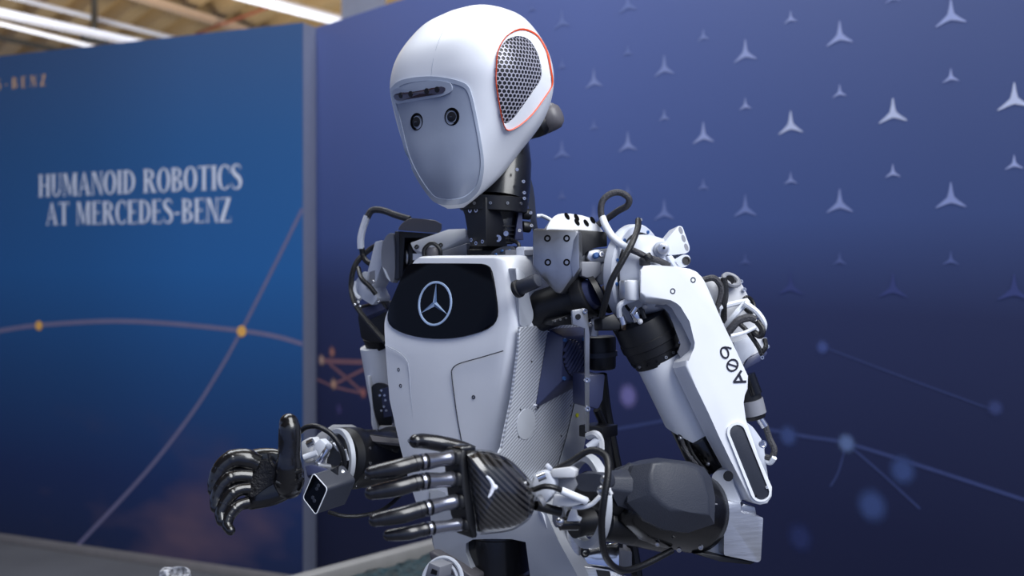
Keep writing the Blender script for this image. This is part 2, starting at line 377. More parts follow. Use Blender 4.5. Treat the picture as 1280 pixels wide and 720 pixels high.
# headline wall, nearer, turned more to the camera
YL = (HW-CH)*F/(HZ-28); K = P(378, 28, YL); K.z = 0
dL = V(((-2333-640)/F, 1, 0)).normalized(); nL = V((-dL.y, dL.x, 0)).normalized()
if nL.y > 0: nL = -nL
WL = PL(K, nL)
def lp(s, z, off=0.): return K+dL*s+V((0, 0, z))+nL*off
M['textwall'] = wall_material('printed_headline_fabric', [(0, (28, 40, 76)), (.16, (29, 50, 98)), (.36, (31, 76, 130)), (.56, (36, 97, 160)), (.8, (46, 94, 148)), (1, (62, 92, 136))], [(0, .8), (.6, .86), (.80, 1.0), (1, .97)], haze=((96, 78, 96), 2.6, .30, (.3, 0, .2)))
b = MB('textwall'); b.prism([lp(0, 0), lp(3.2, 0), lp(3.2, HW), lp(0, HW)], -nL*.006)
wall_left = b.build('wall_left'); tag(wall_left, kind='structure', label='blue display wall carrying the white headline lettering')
M['frame'] = mat('wall_frame_grey', (118, 124, 146), .5, .1, var=.03); M['skirt'] = mat('skirting_grey', (120, 116, 116), .6)
back = V((.30, .95, 0)).normalized()
b = MB('frame'); b.prism([lp(0, 0, -.0065), lp(3.2, 0, -.0065), lp(3.2, HW, -.0065), lp(0, HW, -.0065)], -nL*.20, .003)
b.build('frame', wall_left)
b = MB('skirt'); b.prism([lp(-.0, 0, .012), lp(3.2, 0, .012), lp(3.2, .045, .012), lp(0, .045, .012)], -nL*.011, .002); tag(b.build('baseboard_left'), kind='structure', label='thin grey skirting under the headline wall')
# lettering: condensed serif capitals drawn as outlines (unit cap height)
def glyph(ch):
    G = []; q = lambda *p: G.append(p)
    rect = lambda x0, y0, x1, y1: q((x0, y0), (x1, y0), (x1, y1), (x0, y1))
    S, Hh = .155, .05
    def stem(x, y0=0, y1=1, w_=S, ser=True):
        rect(x, y0, x+w_, y1)
        if ser:
            for yy in ((y0, y0+.04), (y1-.04, y1)): rect(x-.055, yy[0], x+w_+.055, yy[1])
    def thin(x): stem(x, w_=.055)
    def arc(cx, cy, rx, ry, a0, a1, tx=S, ty=Hh, n=12):
        for i in range(n):
            a, c = math.radians(a0+(a1-a0)*i/n), math.radians(a0+(a1-a0)*(i+1)/n)
            f = lambda t, k: (cx+math.cos(t)*(rx-tx*k), cy+math.sin(t)*(ry-ty*k)); q(f(a, 0), f(c, 0), f(c, 1), f(a, 1))
    if ch == 'H': stem(.06); stem(.50); rect(.2, .48, .52, .53); wd = .715
    elif ch == 'U': stem(.06, .3, 1, ser=False); rect(.0, .96, .27, 1); rect(.50, .3, .555, 1); rect(.44, .96, .62, 1); arc(.3075, .3, .2475, .31, 180, 360, .11, .06); wd = .64
    elif ch == 'M': thin(.06); stem(.64); q((.06, 1), (.22, 1), (.46, .06), (.40, .0)); q((.64, 1), (.70, 1), (.44, 0), (.38, .04)); wd = .855
    elif ch == 'A': q((.04, 0), (.095, 0), (.35, .95), (.30, 1)); q((.30, 1), (.37, 1), (.66, 0), (.49, 0)); rect(.17, .30, .5, .345); rect(-.02, 0, .16, .04); rect(.42, 0, .72, .04); wd = .70
    elif ch == 'N': thin(.06); thin(.54); q((.06, 1), (.22, 1), (.60, .0), (.54, -.02)); wd = .66
    elif ch == 'O': arc(.34, .5, .34, .515, 0, 360, .155, .045, 28); wd = .68
    elif ch == 'I': stem(.06); wd = .275
    elif ch == 'D': stem(.06); arc(.2, .5, .46, .5, -90, 90, .155, .045, 18); wd = .67
    elif ch == 'R': stem(.06); arc(.2, .745, .38, .255, -90, 90, .15, .045, 14); q((.28, .5), (.44, .5), (.68, 0), (.50, 0)); rect(.48, 0, .74, .04); wd = .71
    elif ch == 'B': stem(.06); arc(.2, .76, .34, .24, -90, 90, .14, .045, 14); arc(.2, .265, .40, .265, -90, 90, .155, .045, 14); wd = .62
    elif ch == 'T': stem(.235, 0, 1, ser=False); rect(.17, 0, .455, .04); rect(0, .95, .625, 1); q((0, .95), (.03, .95), (.0, .74)); q((.595, .95), (.625, .95), (.625, .74)); wd = .625
    elif ch == 'C': arc(.34, .5, .34, .515, 48, 312, .155, .045, 24); q((.55, .92), (.595, .98), (.595, .66), (.57, .66)); q((.55, .08), (.595, .16), (.60, .22), (.57, .22)); wd = .62
    elif ch == 'E': stem(.06); rect(.2, .955, .53, 1); rect(.2, 0, .54, .045); rect(.2, .485, .42, .53); q((.50, .97), (.53, .97), (.53, .74)); q((.51, .03), (.54, .03), (.56, .27)); q((.40, .60), (.43, .60), (.43, .41), (.40, .41)); wd = .575
    elif ch == 'Z': rect(.03, .955, .56, 1); rect(.0, 0, .56, .045); q((.38, .97), (.56, .97), (.19, .03), (.0, .03)); q((.03, .97), (.06, .97), (.03, .74)); q((.53, .03), (.56, .03), (.58, .27)); wd = .59
    elif ch == 'S':
        c = [(.47, .80), (.42, .93), (.28, .985), (.13, .92), (.09, .75), (.20, .60), (.36, .47), (.46, .30), (.42, .10), (.25, .015), (.09, .08), (.04, .24)]
        ws = [.03, .05, .06, .10, .15, .17, .17, .15, .10, .06, .05, .03]
        cc = spline([V((x, y, 0)) for x, y in c], 5); wl = lerplist(ws, len(cc)); Lp = []
        for i, p in enumerate(cc):
            t = (cc[min(i+1, len(cc)-1)]-cc[max(i-1, 0)]).normalized(); nn = V((-t.y, t.x, 0))*wl[i]/2; Lp.append((p+nn, p-nn))
        for a, c2 in zip(Lp, Lp[1:]): q(*[(v.x, v.y) for v in (a[0], c2[0], c2[1], a[1])])
        wd = .52
    elif ch == '-': rect(.05, .36, .32, .44); wd = .37
    else: wd = .33
    return G, wd
def text(mb, string, p0, p1, upv, nrm, track=.055, m=None, fn=glyph):
    x = 0; L = []
    for ch in string:
        g, wd = fn(ch); L.append((x, g)); x += wd+track
    tot = x-track; ex = (p1-p0)/tot
    for x0, g in L:
        for qd in g: mb.poly([p0+ex*(x0+a)+upv*c for a, c in qd], m)
b = MB('wprint')
upw = V((0, 0, 1))
def wall_text(s, a, c, h, track=.055):
    p0, p1 = WL(*a, .002), WL(*c, .002); text(b, s, p0, p1, upw*(h*p0.y/F), nL, track)
wall_text('HUMANOID ROBOTICS', (48, 246.5), (302, 236), 28.0)
wall_text('AT MERCEDES-BENZ', (58, 281.5), (289, 277.5), 28.0)
b.build('headline_lettering', wall_left, flat=True, label='white serif headline lettering')
M['gold'] = mat('print_gold', (236, 178, 88), .6); M['goldtxt'] = mat('print_gold_letters', (240, 190, 136), .6); M['rose'] = mat('print_rose_line', (112, 108, 140), .6)
b = MB('goldtxt')
full = 'MERCEDES-BENZ'; p0, p1 = WL(-85, 120, .002), WL(57, 107, .002); text(b, full, p0, p1, upw*(14*p1.y/F), nL, .50)
b.build('small_lettering', wall_left, flat=True, label='small copper capitals')
b = MB('rose')
ribbon(b, WL, [(-120, 445), (-60, 426), (0, 413.5), (49, 406.5), (133, 401.5), (207, 404), (302, 413.5), (347, 421), (378, 430)], 5.5)
ribbon(b, WL, [(378, 261), (350, 318), (302, 413), (270, 470), (236, 522), (180, 593), (95, 684)], 4.5, .0012)
disc(b, WL, 302, 414, 7, .003, 'gold'); disc(b, WL, 48.5, 407, 6, .003, 'gold')
b.build('orbit_line_print', wall_left, flat=True)

# floor
M['floor'] = mat('grey_carpet', (92, 93, 100), .9, var=.12, scale=3, bump=.4, bscale=300)
b = MB('floor'); b.prism([V((-14, -3, 0)), V((9, -3, 0)), V((9, 40, 0)), V((-14, 40, 0))], V((0, 0, -.1)))
tag(b.build('floor'), kind='structure', label='grey carpet floor of the hall')

# hall roof far behind: corrugated deck, purlins, pipes
M['deck'] = mat('tan_roof_deck', (186, 158, 112), .75, var=.05, scale=.6); M['beam'] = mat('pale_steel_beam', (226, 232, 246), .45, var=.04)
M['beam2'] = mat('beige_steel_beam', (196, 172, 148), .6, var=.06); M['rust'] = mat('rust_red_brace', (150, 84, 58), .7, var=.1); M['dark'] = mat('dark_bracket', (60, 58, 54), .7)
ZD = 5.6
g0, g1 = PZ(120, 44, ZD), PZ(170, 6, ZD); rib = (g1-g0).normalized(); rib.z = 0; rib.normalize(); acr = V((-rib.y, rib.x, 0))
if acr.x < 0: acr = -acr
cen = PZ(200, 25, ZD); prof = []; pitch = .62
for k in range(-30, 31):
    x = k*pitch; prof += [(x, 0), (x+pitch*.42, 0), (x+pitch*.5, .26), (x+pitch*.92, .26)]
b = MB('deck'); b.loft([[cen+acr*x+rib*t+V((0, 0, z)) for x, z in prof]+[cen+acr*x+rib*t+V((0, 0, .3)) for x, z in (prof[-1], prof[0])] for t in (-14, 22)])
tag(b.build('ceiling', flat=True), kind='structure', label='tan corrugated roof deck of the hall')
def beam(name, a, c, z, wpx, label, cat, m='beam', ext=.6, rect=True, up=.0):
    A, C = PZ(*a, z), PZ(*c, z); d = (C-A).normalized(); A -= d*ext; C += d*ext; y = (A.y+C.y)/2; wd = wpx*y/F
    bb = MB(m)
    if rect:                                      # an I-beam: two flanges and a web
        sd = V((-d.y, d.x, 0)).normalized(); mid = (A+C)/2; Ln = (C-A).length
        for dz, ww, hh in ((wd*.42, wd*.8, wd*.16), (-wd*.42, wd*.8, wd*.16), (0, wd*.14, wd*.84)): bb.box(mid+V((0, 0, dz)), (d, sd, V((0, 0, 1))), (Ln, ww, hh))
    else: bb.cyl(A, C, wd/2, seg=16)
    return tag(bb.build(name), label, cat)
beam('roof_beam', (0, 16), (165, 52), 4.6, 9, 'bright white roof beam, longest of those above the headline wall', 'beam', ext=3)
beam('roof_pipe', (30, 0), (215, 47), 5.0, 6, 'slim bluish pipe above the bright white roof beam', 'pipe', rect=False, ext=2)
beam('roof_pipe', (0, 29), (112, 57), 4.3, 5, 'slim bluish pipe below the bright white roof beam', 'pipe', rect=False, ext=2)
beam('roof_beam', (165, -6), (300, 36), 5.4, 9, 'wide beige roof beam crossing the corrugated deck', 'beam', 'beam2', ext=3)
beam('roof_brace', (338, 8), (262, 36), 5.3, 4, 'thin rust red brace under the roof deck', 'brace', 'rust', rect=False, ext=.5)
beam('roof_duct', (315, -4), (436, 28), 4.4, 15, 'thick white round duct above the corner of the walls', 'duct', 'beam', rect=False, ext=2)
beam('roof_beam', (0, 47), (80, 64), 4.9, 6, 'dark olive roof beam at the far left', 'beam', 'dark', ext=2)
c0 = P(455, 20, 9.5); b = MB('beam'); hw = .17
for sgn in (-1, 1): b.box(V((c0.x, c0.y+sgn*hw, 2.8)), ((1, 0, 0), (0, 1, 0), (0, 0, 1)), (.34, .03, 5.6), .003)
b.box(V((c0.x, c0.y, 2.8)), ((1, 0, 0), (0, 1, 0), (0, 0, 1)), (.03, .31, 5.6)); b.box(V((c0.x, c0.y, .02)), ((1, 0, 0), (0, 1, 0), (0, 0, 1)), (.5, .5, .04), .004)
tag(b.build('steel_column'), 'white steel column rising behind the blue walls', 'column')
h = PZ(118, 0, 5.2); b = MB('dark'); b.cyl(h+V((0, 0, .35)), h-V((0, 0, .45)), .045, seg=10); b.lathe(h-V((0, 0, .45)), (0, 0, -1), [(0, .05), (.04, .16), (.14, .2), (.16, .02)], seg=16)
tag(b.build('pendant_lamp'), 'dark hanging fitting below the roof deck', 'lamp')

# low display tray beside the robot
M['rim'] = mat('light_grey_rim', (128, 127, 126), .5, var=.05); M['teal'] = mat('teal_speckle', (9, 36, 44), .7, var=.75, scale=45, bump=.5, bscale=80); M['body'] = mat('dark_cabinet', (44, 46, 54), .6)
ZT = .80
A, C = PZ(355, 724, ZT), PZ(545, 674, ZT); d = (C-A).normalized(); sd = V((d.y, -d.x, 0))
A2 = A-d*.35; C2 = C+d*.12
tr = link('display_table', None, None, ((A2.x+C2.x)/2+sd.x*.3, (A2.y+C2.y)/2+sd.y*.3, 0)); tag(tr, 'low display table with light grey rim and teal speckled top', 'table')
W2 = .30
b = MB('body'); b.prism([A2+sd*.03-V((0, 0, .03)), C2+sd*.03-V((0, 0, .03)), C2+sd*(W2-.03)-V((0, 0, .03)), A2+sd*(W2-.03)-V((0, 0, .03))], V((0, 0, -(ZT-.03))), .004); b.build('cabinet', tr)
b = MB('rim'); o = V((0, 0, .0))
for a, c in ((A2, C2), (A2+sd*W2, C2+sd*W2), (A2, A2+sd*W2), (C2, C2+sd*W2)):
    dd = (c-a).normalized(); b.box((a+c)/2-V((0, 0, .018)), (dd, V((-dd.y, dd.x, 0)), V((0, 0, 1))), ((c-a).length+.04, .035, .035), .005)
b.build('rim', tr)
b = MB('teal'); 
nx, ny = 60, 36; g = [[A2+d*((C2-A2).length*i/nx)+sd*(W2*j/ny)+V((0, 0, -.026+random.uniform(-.006, .006))) for i in range(nx+1)] for j in range(ny+1)]
b.loft(g, cap=False, closed=False); tag(b.build('speckled_top', tr, flat=True), kind='stuff')
# little speckled fitting at the lower edge
c = P(222, 716, 1.5); st = link('sensor_stand', None, None, (c.x, c.y, 0)); tag(st, 'white and black speckled sensor head on a slim stand', 'sensor')
M['speck'] = mat('speckled_white_black', (150, 152, 160), .5, var=.9, scale=160)
b = MB('speck'); b.lathe(c-V((.0, 0, .03)), (.1, -.25, 1), [(0, .010), (.008, .017), (.025, .018), (.034, .0165), (.036, .012), (.026, .010)], seg=20); b.box(c+V((-.016, 0, -.004)), ((1, 0, 0), (0, 1, 0), (0, 0, 1)), (.014, .02, .02), .003); b.build('sensor_head', st)
b = MB('black'); b.cyl(V((c.x, c.y, 0.02)), c-V((0, 0, .028)), .008); b.build('pole', st)
b = MB('black'); b.lathe(V((c.x, c.y, 0)), (0, 0, 1), [(0, .13), (.008, .13), (.02, .05), (.028, .012)]); b.build('base', st)
# ================================================================ the robot
TH = math.radians(38)
Fv = V((-math.sin(TH), -math.cos(TH), 0)); Lv = V((math.cos(TH), -math.sin(TH), 0)); Zv = V((0, 0, 1))
NK = P(618, 270, 1.25)
robot = link('humanoid_robot', None, None, (NK.x, NK.y, 0))
tag(robot, 'white and black humanoid robot with bare mechanical joints, holding both hands out in front', 'robot')
# ---------------- head
U = [.1085, .1075, .1035, .09, .06, .03, 0, -.03, -.06, -.09, -.11, -.12]
FF = [-.0158, .000, .0125, .0378, .0632, .0712, .0705, .0712, .0738, .0722, .064, .0500]
FB = [-.0162, -.040, -.0560, -.0758, -.0877, -.0886, -.0845, -.0713, -.0434, -.0116, .0185, .0360]
WW = [.0002, .0210, .0345, .0565, .0797, .0915, .0896, .0786, .0600, .0405, .0220, .0090]
yaw, pitch, roll = [math.radians(a) for a in (37.4, 4.0, 2.76)]
f0 = V((-math.sin(yaw), -math.cos(yaw), 0)); l0 = V((math.cos(yaw), -math.sin(yaw), 0))
hf = f0*math.cos(pitch)-Zv*math.sin(pitch); u2 = Zv*math.cos(pitch)+f0*math.sin(pitch)
hl = l0*math.cos(roll)+u2*math.sin(roll); hu = u2*math.cos(roll)-l0*math.sin(roll)
HT = V((-.0458, 1.23, CH+.1845))
kn = spline([V((a, b_, c)) for a, b_, c in zip(FF, FB, WW)], 6); ku = spline([V((a, 0, 0)) for a in U], 6)
rings = []; SEG = 72
for k, u in zip(kn, ku):
    ff, fb, ww = k; c, a = (ff+fb)/2, (ff-fb)/2; ww = max(ww, .0002); r = []
    for i in range(SEG):
        t = 2*math.pi*i/SEG; ct, stt = math.cos(t), math.sin(t); n = 2.2+.8*max(0, min(1, .5+ct*1.5))
        f = c+a*math.copysign(abs(ct)**(2/n), ct); l = ww*math.copysign(abs(stt)**(2/n), stt); r.append(HT+hf*f+hl*l+hu*u.x)
    rings.append(r)
b = MB('white'); b.loft(rings); head = b.build('head', robot, angle=60, label='smooth white helmet-shaped head')
tmp = bmesh.new(); tmp.from_mesh(head.data)
for v in tmp.verts: v.co += ORG[head]
bvh = BVHTree.FromBMesh(tmp)
def hit(px, py):
    d = ray(px, py).normalized(); p, n, i, dist = bvh.ray_cast(CAM, d)
    if p is None:
        q = CAM+d*(HT-CAM).length; p, n, i, dist = bvh.find_nearest(q)
    return p, n
def patch(mb, outline, k0, k1, offs, m=None, steps=6, cen=None, lip=None):   # piece of the head surface inside an outline (polar grid)
    cx, cy = cen or (sum(p[0] for p in outline)/len(outline), sum(p[1] for p in outline)/len(outline)); tb = bmesh.new(); L = []
    for s in range(steps+1):
        k = k0+(k1-k0)*s/steps
        L.append([hit(cx+(x-cx)*k, cy+(y-cy)*k) for x, y in outline])
    R_ = []
    for j, row in enumerate(L):
        o_ = offs if not isinstance(offs, (list, tuple)) else offs[0]+(offs[1]-offs[0])*j/steps
        R_.append([p+n*o_ for p, n in row])
    if lip is not None: R_.append([p+n*lip for p, n in L[-1]])
    if lip is not None and k0 > 0: R_.insert(0, [p+n*lip for p, n in L[0]])
    mb.loft(R_, m, cap=False)
    if k0 == 0 or k0 < .03: pass
def rescale(o, k):
    cx, cy = sum(p[0] for p in o)/len(o), sum(p[1] for p in o)/len(o); return [(cx+(x-cx)*k, cy+(y-cy)*k) for x, y in o]
vis = [(489, 111), (498, 102.5), (512, 98), (535, 95.5), (556, 97), (575, 101.5), (585, 107), (590, 118), (595, 140), (600, 168), (604, 200), (602.5, 221), (597, 238), (583, 251), (566, 255), (547, 253), (535.5, 243), (520.5, 220), (508.5, 192.5), (498.5, 152.5), (490.5, 121)]
vis = [(p.x, p.y) for p in spline([V((x, y, 0)) for x, y in vis+vis[:1]], 5)][:-1]
b = MB('visor'); patch(b, vis, .004, .93, .0006, steps=8, lip=-.002)
visor = b.build('visor', head, angle=50, label='frosted grey face visor')
b = MB('visrim'); patch(b, vis, .925, 1.0, .0014, steps=2, lip=-.0015); b.build('visor_rim', head, angle=50)
# brow ledge with the sensor window
brow = fillet([(492, 112), (520, 103), (548, 100), (566, 104), (567, 114), (556, 120), (499, 130), (494, 126)], 6)
b = MB('visrim'); patch(b, brow, .01, 1, .0028, steps=3, lip=-.001); b.build('brow_ledge', head)
sb = fillet([(495, 119), (499, 116.5), (555, 108), (559, 110), (558, 115), (553, 117.5), (503, 126), (497, 124.5)], 3)
b = MB('sensor'); patch(b, sb, .01, 1, .0036, steps=3, lip=.001); sw = b.build('sensor_window', head, label='dark glossy sensor strip')
b = MB('visor')
for x, y in ((504, 119), (516, 117.5), (536, 114), (549, 112)):
    p, n = hit(x, y); b.lathe(p+n*.0030, n, [(0, .0034), (.0010, .0032)], 'lensring', 12)
b.build('lens', sw)
for x, y in ((521.3, 152.3), (565, 146)):
    p, n = hit(x, y); b = MB('lens'); n = (n+hf).normalized()
    b.lathe(p-n*.002, n, [(0, .0098), (.0026, .0098), (.0032, .0092), (.0026, .0076), (.0028, .0068), (.0006, .0056)], 'hole', 28); b.lathe(p-n*.002, n, [(0, .0058), (.0036, .0054), (.0040, .0044)], 'black', 24); b.ball(p-n*.0022, .0046, 'lens', seg=18)
    b.build('eye_camera', head, label='round black camera eye')
# ear grille
gr = [(620.5, 83), (622, 66), (632, 50), (647, 45), (661, 50), (672, 68), (677, 97), (662, 119), (642, 147), (629.5, 157), (624, 137), (620.5, 108)]
fr = [(619.5, 84), (621, 64), (632, 45.5), (650, 37.5), (669, 45), (681.5, 66), (688.3, 106), (664, 140.5), (648, 155), (630, 164.5), (625, 145), (619.5, 108)]
gr = fillet(gr, 9, 3); fr = fillet(fr, 9, 3)
b = MB('black'); patch(b, gr, .01, 1.0, .0006, steps=5, lip=-.002); b.build('grille_backing', head)
def inside(p, poly):
    r = False; n = len(poly)
    for i in range(n):
        a, c = poly[i], poly[(i+1) % n]
        if (a[1] > p[1]) != (c[1] > p[1]) and p[0] < (c[0]-a[0])*(p[1]-a[1])/(c[1]-a[1])+a[0]: r = not r
    return r
# hexagonal lattice laid on the side of the head (head coordinates f,u), each cell a ring of bars
gc, gn = hit(648, 100); gx = (-hf-gn*gn.dot(-hf)).normalized(); gy = gn.cross(gx); gy = gy if gy.z > 0 else -gy
b = MB('grille'); R_ = .00285; tb = bmesh.new(); seen = {}
def onhead(x, y):
    q = gc+gx*x+gy*y; p, n, i, dd = bvh.ray_cast(q+gn*.1, -gn)
    return (p, n) if p is not None else (None, None)
for i in range(-16, 17):
    for j in range(-22, 23):
        x = i*R_*math.sqrt(3)+(j % 2)*R_*math.sqrt(3)/2; y = j*R_*1.5; p, n = onhead(x, y)
        if p is None or not inside(proj(p), gr): continue
        outer, inner, deep = [], [], []
        for k in range(6):
            a = math.pi/6+k*math.pi/3
            for lst, rr, of in ((outer, 1.0, .0014), (inner, .78, .0014), (deep, .76, .0004)):
                q, nn = onhead(x+math.cos(a)*R_*rr, y+math.sin(a)*R_*rr)
                if q is None: q, nn = p, n
                lst.append(tb.verts.new(q+nn*of))
        for k in range(6):
            m_ = (k+1) % 6; tb.faces.new((outer[k], outer[m_], inner[m_], inner[k])); tb.faces.new((inner[k], inner[m_], deep[m_], deep[k]))
b._in(tb); tag(b.build('ear_grille', head, flat=True, label='hexagonal mesh grille'), kind='stuff')
def band(mb, A, B, oa, ob, m=None, extra=None):
    ra = [hit(*p) for p in A]; rb = [hit(*p) for p in B]; R_ = [[p+n*oa for p, n in ra], [p+n*ob for p, n in rb]]
    if extra is not None: R_.append([p+n*extra for p, n in rb])
    R_.insert(0, [p-n*.001 for p, n in ra]); mb.loft(R_, m, cap=False)
b = MB('white'); band(b, gr, fr, .0016, .0030, extra=-.001); b.build('grille_frame', head, angle=50)
b = MB('orange'); ptsO = [hit(*p) for p in fr]
def w_of(k):
    x, y = fr[k % len(fr)]; return .0007+.0016*max(0, min(1, (x-636)/32))*(1 if y < 104 else .15)
q = [p+n*.0036 for p, n in ptsO]; nn = len(q); rings = []
for k in range(nn+1):
    p = q[k % nn]; t = (q[(k+1) % nn]-q[k-1]).normalized(); n = ptsO[k % nn][1]; s_ = t.cross(n).normalized(); r = w_of(k)
    rings.append([p+s_*r, p+n*.0010, p-s_*r, p-n*.001])
b.loft(rings, cap=False); b.build('orange_trim', head, label='thin orange trim line')
# head top seam and rear knob
b = MB('seam2'); q = [hit(x, y) for x, y in ((539, 95), (541, 78), (547, 55), (556, 35), (566, 20))]; b.tube([p-n*.0002 for p, n in q], .00045, seg=6); b.build('panel_seam', head)
kp = P(655, 161, 1.30); b = MB('knob'); b.lathe(kp, P(690, 146, 1.285)-kp, [(0, .014), (.015, .0165), (.036, .0165), (.044, .0155), (.049, .011), (.051, .003)], seg=28); b.lathe(P(660, 160, 1.285), P(684, 151, 1.28)-P(660, 160, 1.285), [(0, .014), (.018, .015), (.024, .010)], 'black', 20); b.build('rear_knob', head, label='dark grey rounded knob behind the head')

# ---------------- neck
yn = 1.25
b = MB('black'); b.cpx((617, 330, yn), (617, 312, yn), 36, 36, bev=.002); b.cpx((617, 314, yn), (617, 308, yn), 33, 31); neck = b.build('neck', robot)
PNf = PL(P(595, 285, 1.205), Fv+V((-.1, 0, 0)))
b = MB('black'); b.pp([(584, 248), (607, 246), (608, 308), (588, 308), (583, 292), (585, 285), (582, 268), (577, 262)], PNf, .035, .0015, m='black')
for x, y in ((596, 256), (588, 256), (596, 262.5), (588.5, 263)): b.bolt(PNf(x, y), PNf.n, .0028)
for x, y in ((590, 300), (596, 304), (604, 302)): b.bolt(PNf(x, y), PNf.n, .0022)
b.build('neck_bracket', neck)
b = MB('gloss'); b.cpx((624, 306, 1.235), (622, 272, 1.235), 19, 23, bev=.002); b.cpx((622, 276, 1.235), (620, 262, 1.235), 23, 27, m='black'); b.cpx((604, 290, 1.21), (604, 300, 1.21), 9, m='black')
for k in range(5): b.cpx((624, 304-5*k, 1.235), (624, 302.5-5*k, 1.235), 20.5+.5*k, m='black')
b.bolt(P(623, 298, 1.208), (-.3, -1, 0), .004); b.bolt(P(633, 292, 1.21), (-.3, -1, 0), .003); b.build('neck_actuator', neck)
# band around the neck
b = MB('black'); c = P(617, 256, 1.235); b.lathe(c-V((0, 0, .008)), (.05, 0, 1), [(0, .037), (.001, .0388), (.016, .0388), (.017, .037)], seg=36)
for k in range(5):
    a = math.radians(-150+k*28); pp_ = c+V((math.cos(a)*.0388, math.sin(a)*.0388, 0)); b.bolt(pp_, V((math.cos(a), math.sin(a), 0)), .0016, m='steel')
b.build('neck_collar', neck)
b = MB('gloss'); ax = (P(630, 190, 1.26)-P(624, 250, 1.245)).normalized(); b.lathe(P(624, 252, 1.245), ax, [(0, .034), (.02, .0345), (.05, .033), (.075, .028), (.09, .02)], seg=32); b.build('neck_sleeve', neck, label='glossy black throat sleeve')
b = MB('navy'); b.pp([(649, 262), (654, 240), (652, 285), (655, 300), (643, 300), (646, 280)], PL(P(650, 270, 1.225), (.3, -1, 0)), .02, .001)
b.build('neck_rib', neck)
b = MB('bolt'); 
for x, y in ((654, 227), (655, 241), (655, 248), (649, 288), (646, 212), (663, 266), (664, 282)): b.bolt(P(x, y, 1.212), (.3, -1, 0), .0019)
b.build('neck_bolt', neck)
b = MB('grey'); PB = PL(P(660, 250, 1.262), (.75, -.66, 0)); b.tube([PB(643, 196), PB(652, 205), PB(654, 225), PB(655, 240)], .0013, 'white2'); b.build('neck_piping', neck)
b = MB('shellblk'); b.frust(chaikin([(654, 205), (659, 218), (665, 240), (668, 270), (671, 290), (665, 290), (661, 262), (656, 235), (650, 212)], 1), chaikin([(656, 204), (662, 217), (668, 240), (670, 270), (673, 290), (667, 290), (663, 262), (658, 235), (652, 212)], 1), PB, .006); b.build('nape_cover', neck, label='grey curved cover strip behind the neck')
b = MB('black'); 
for y in (267, 283): b.cpx((652, y, 1.235), (662, y+1, 1.24), 7, bev=.001)
b.build('nape_block', neck)
b = MB('shellblk'); b.pp(chaikin([(610, 322), (616, 313), (628, 308), (640, 307), (646, 312), (648, 326), (646, 332), (610, 332)], 2), PL(P(630, 320, 1.19), Fv+V((.35, 0, .1))), .02, .002)
for x, y in ((620, 318), (628, 313.5), (637, 313), (642, 318)): b.bolt(PL(P(630, 320, 1.19), Fv+V((.35, 0, .1)))(x, y), Fv, .0014, m='blue')
b.build('neck_shroud', neck)
b = MB('cable'); b.tpx([(640, 300, 1.2), (648, 305, 1.19), (649, 318, 1.19), (647, 335, 1.2)], 2.4); b.build('neck_cable', neck)

# ---------------- chest
nU = V((Fv.x, Fv.y, .115)); CF = P(552, 400, 1.1775); PF = PL(CF, nU); CL = PF(552, 430); PFL = PL(CL, V((Fv.x, Fv.y, -.06)))
rows = [(322.5, 523, 624, 0), (326, 518, 627, 0), (345, 505.5, 629.5, 0), (375, 490, 632, 0), (396, 482, 634, 0), (404, 480.6, 634.5, 0), (414, 480.6, 633.5, 0), (430, 481.5, 631, .0), (445, 482.5, 629, .0015), (500, 487, 620.5, .004), (560, 500.5, 610, .005), (600, 511, 603, .005), (640, 524, 596, .004)]
R_ = []
def chest_row(y, xl, xr, bul, extra=0.0):
    pl = PF if y <= 430 else PFL; q = []
    yl = y
    for k in range(13):
        t = k/12; x = xl+(xr-xl)*t; p = pl(x, yl); q.append(p+pl.n*(bul*(1-(2*t-1)**2)))
    L0, R0 = q[0], q[-1]; e = extra
    left = [L0-Fv*.075-Lv*.006, L0-Fv*.035-Lv*.004, L0-Fv*.012-Lv*.0015, L0-Fv*.003-Lv*.0003]
    right = [R0-Fv*.0015+Lv*.004, R0-Fv*.006+Lv*.008, R0-Fv*.014+Lv*.011, R0-Fv*.026+Lv*.0135, R0-Fv*.05+Lv*.015, R0-Fv*.075+Lv*.014]
    return left+q+right
R_ = [chest_row(*r) for r in rows]
top = [p-nU.normalized()*.006+Zv*.0025 for p in R_[0]]; top2 = [V((p.x, p.y, 0))+Zv*(R_[0][6].z+.003)-Fv*.03 for p in R_[0]]
b = MB('white'); b.loft([top2, top]+R_, cap=False, closed=False); chest = b.build('chest', robot, angle=50, label='white moulded chest shell')
scr = [(510.5, 329.5), (530, 329), (600, 329.3), (607, 330.5), (613, 335), (617, 353), (621.5, 386), (620.5, 399), (613, 409), (596, 416.5), (571, 422.5), (547, 424), (524, 422), (502.5, 416.5), (487, 408), (483.2, 397), (485.6, 384), (498, 355), (506, 336)]
b = MB('screen'); b.pp(chaikin(scr, 1), PF, .004, .0007, off=.0022); screen = b.build('display', chest, label='glossy black chest display')
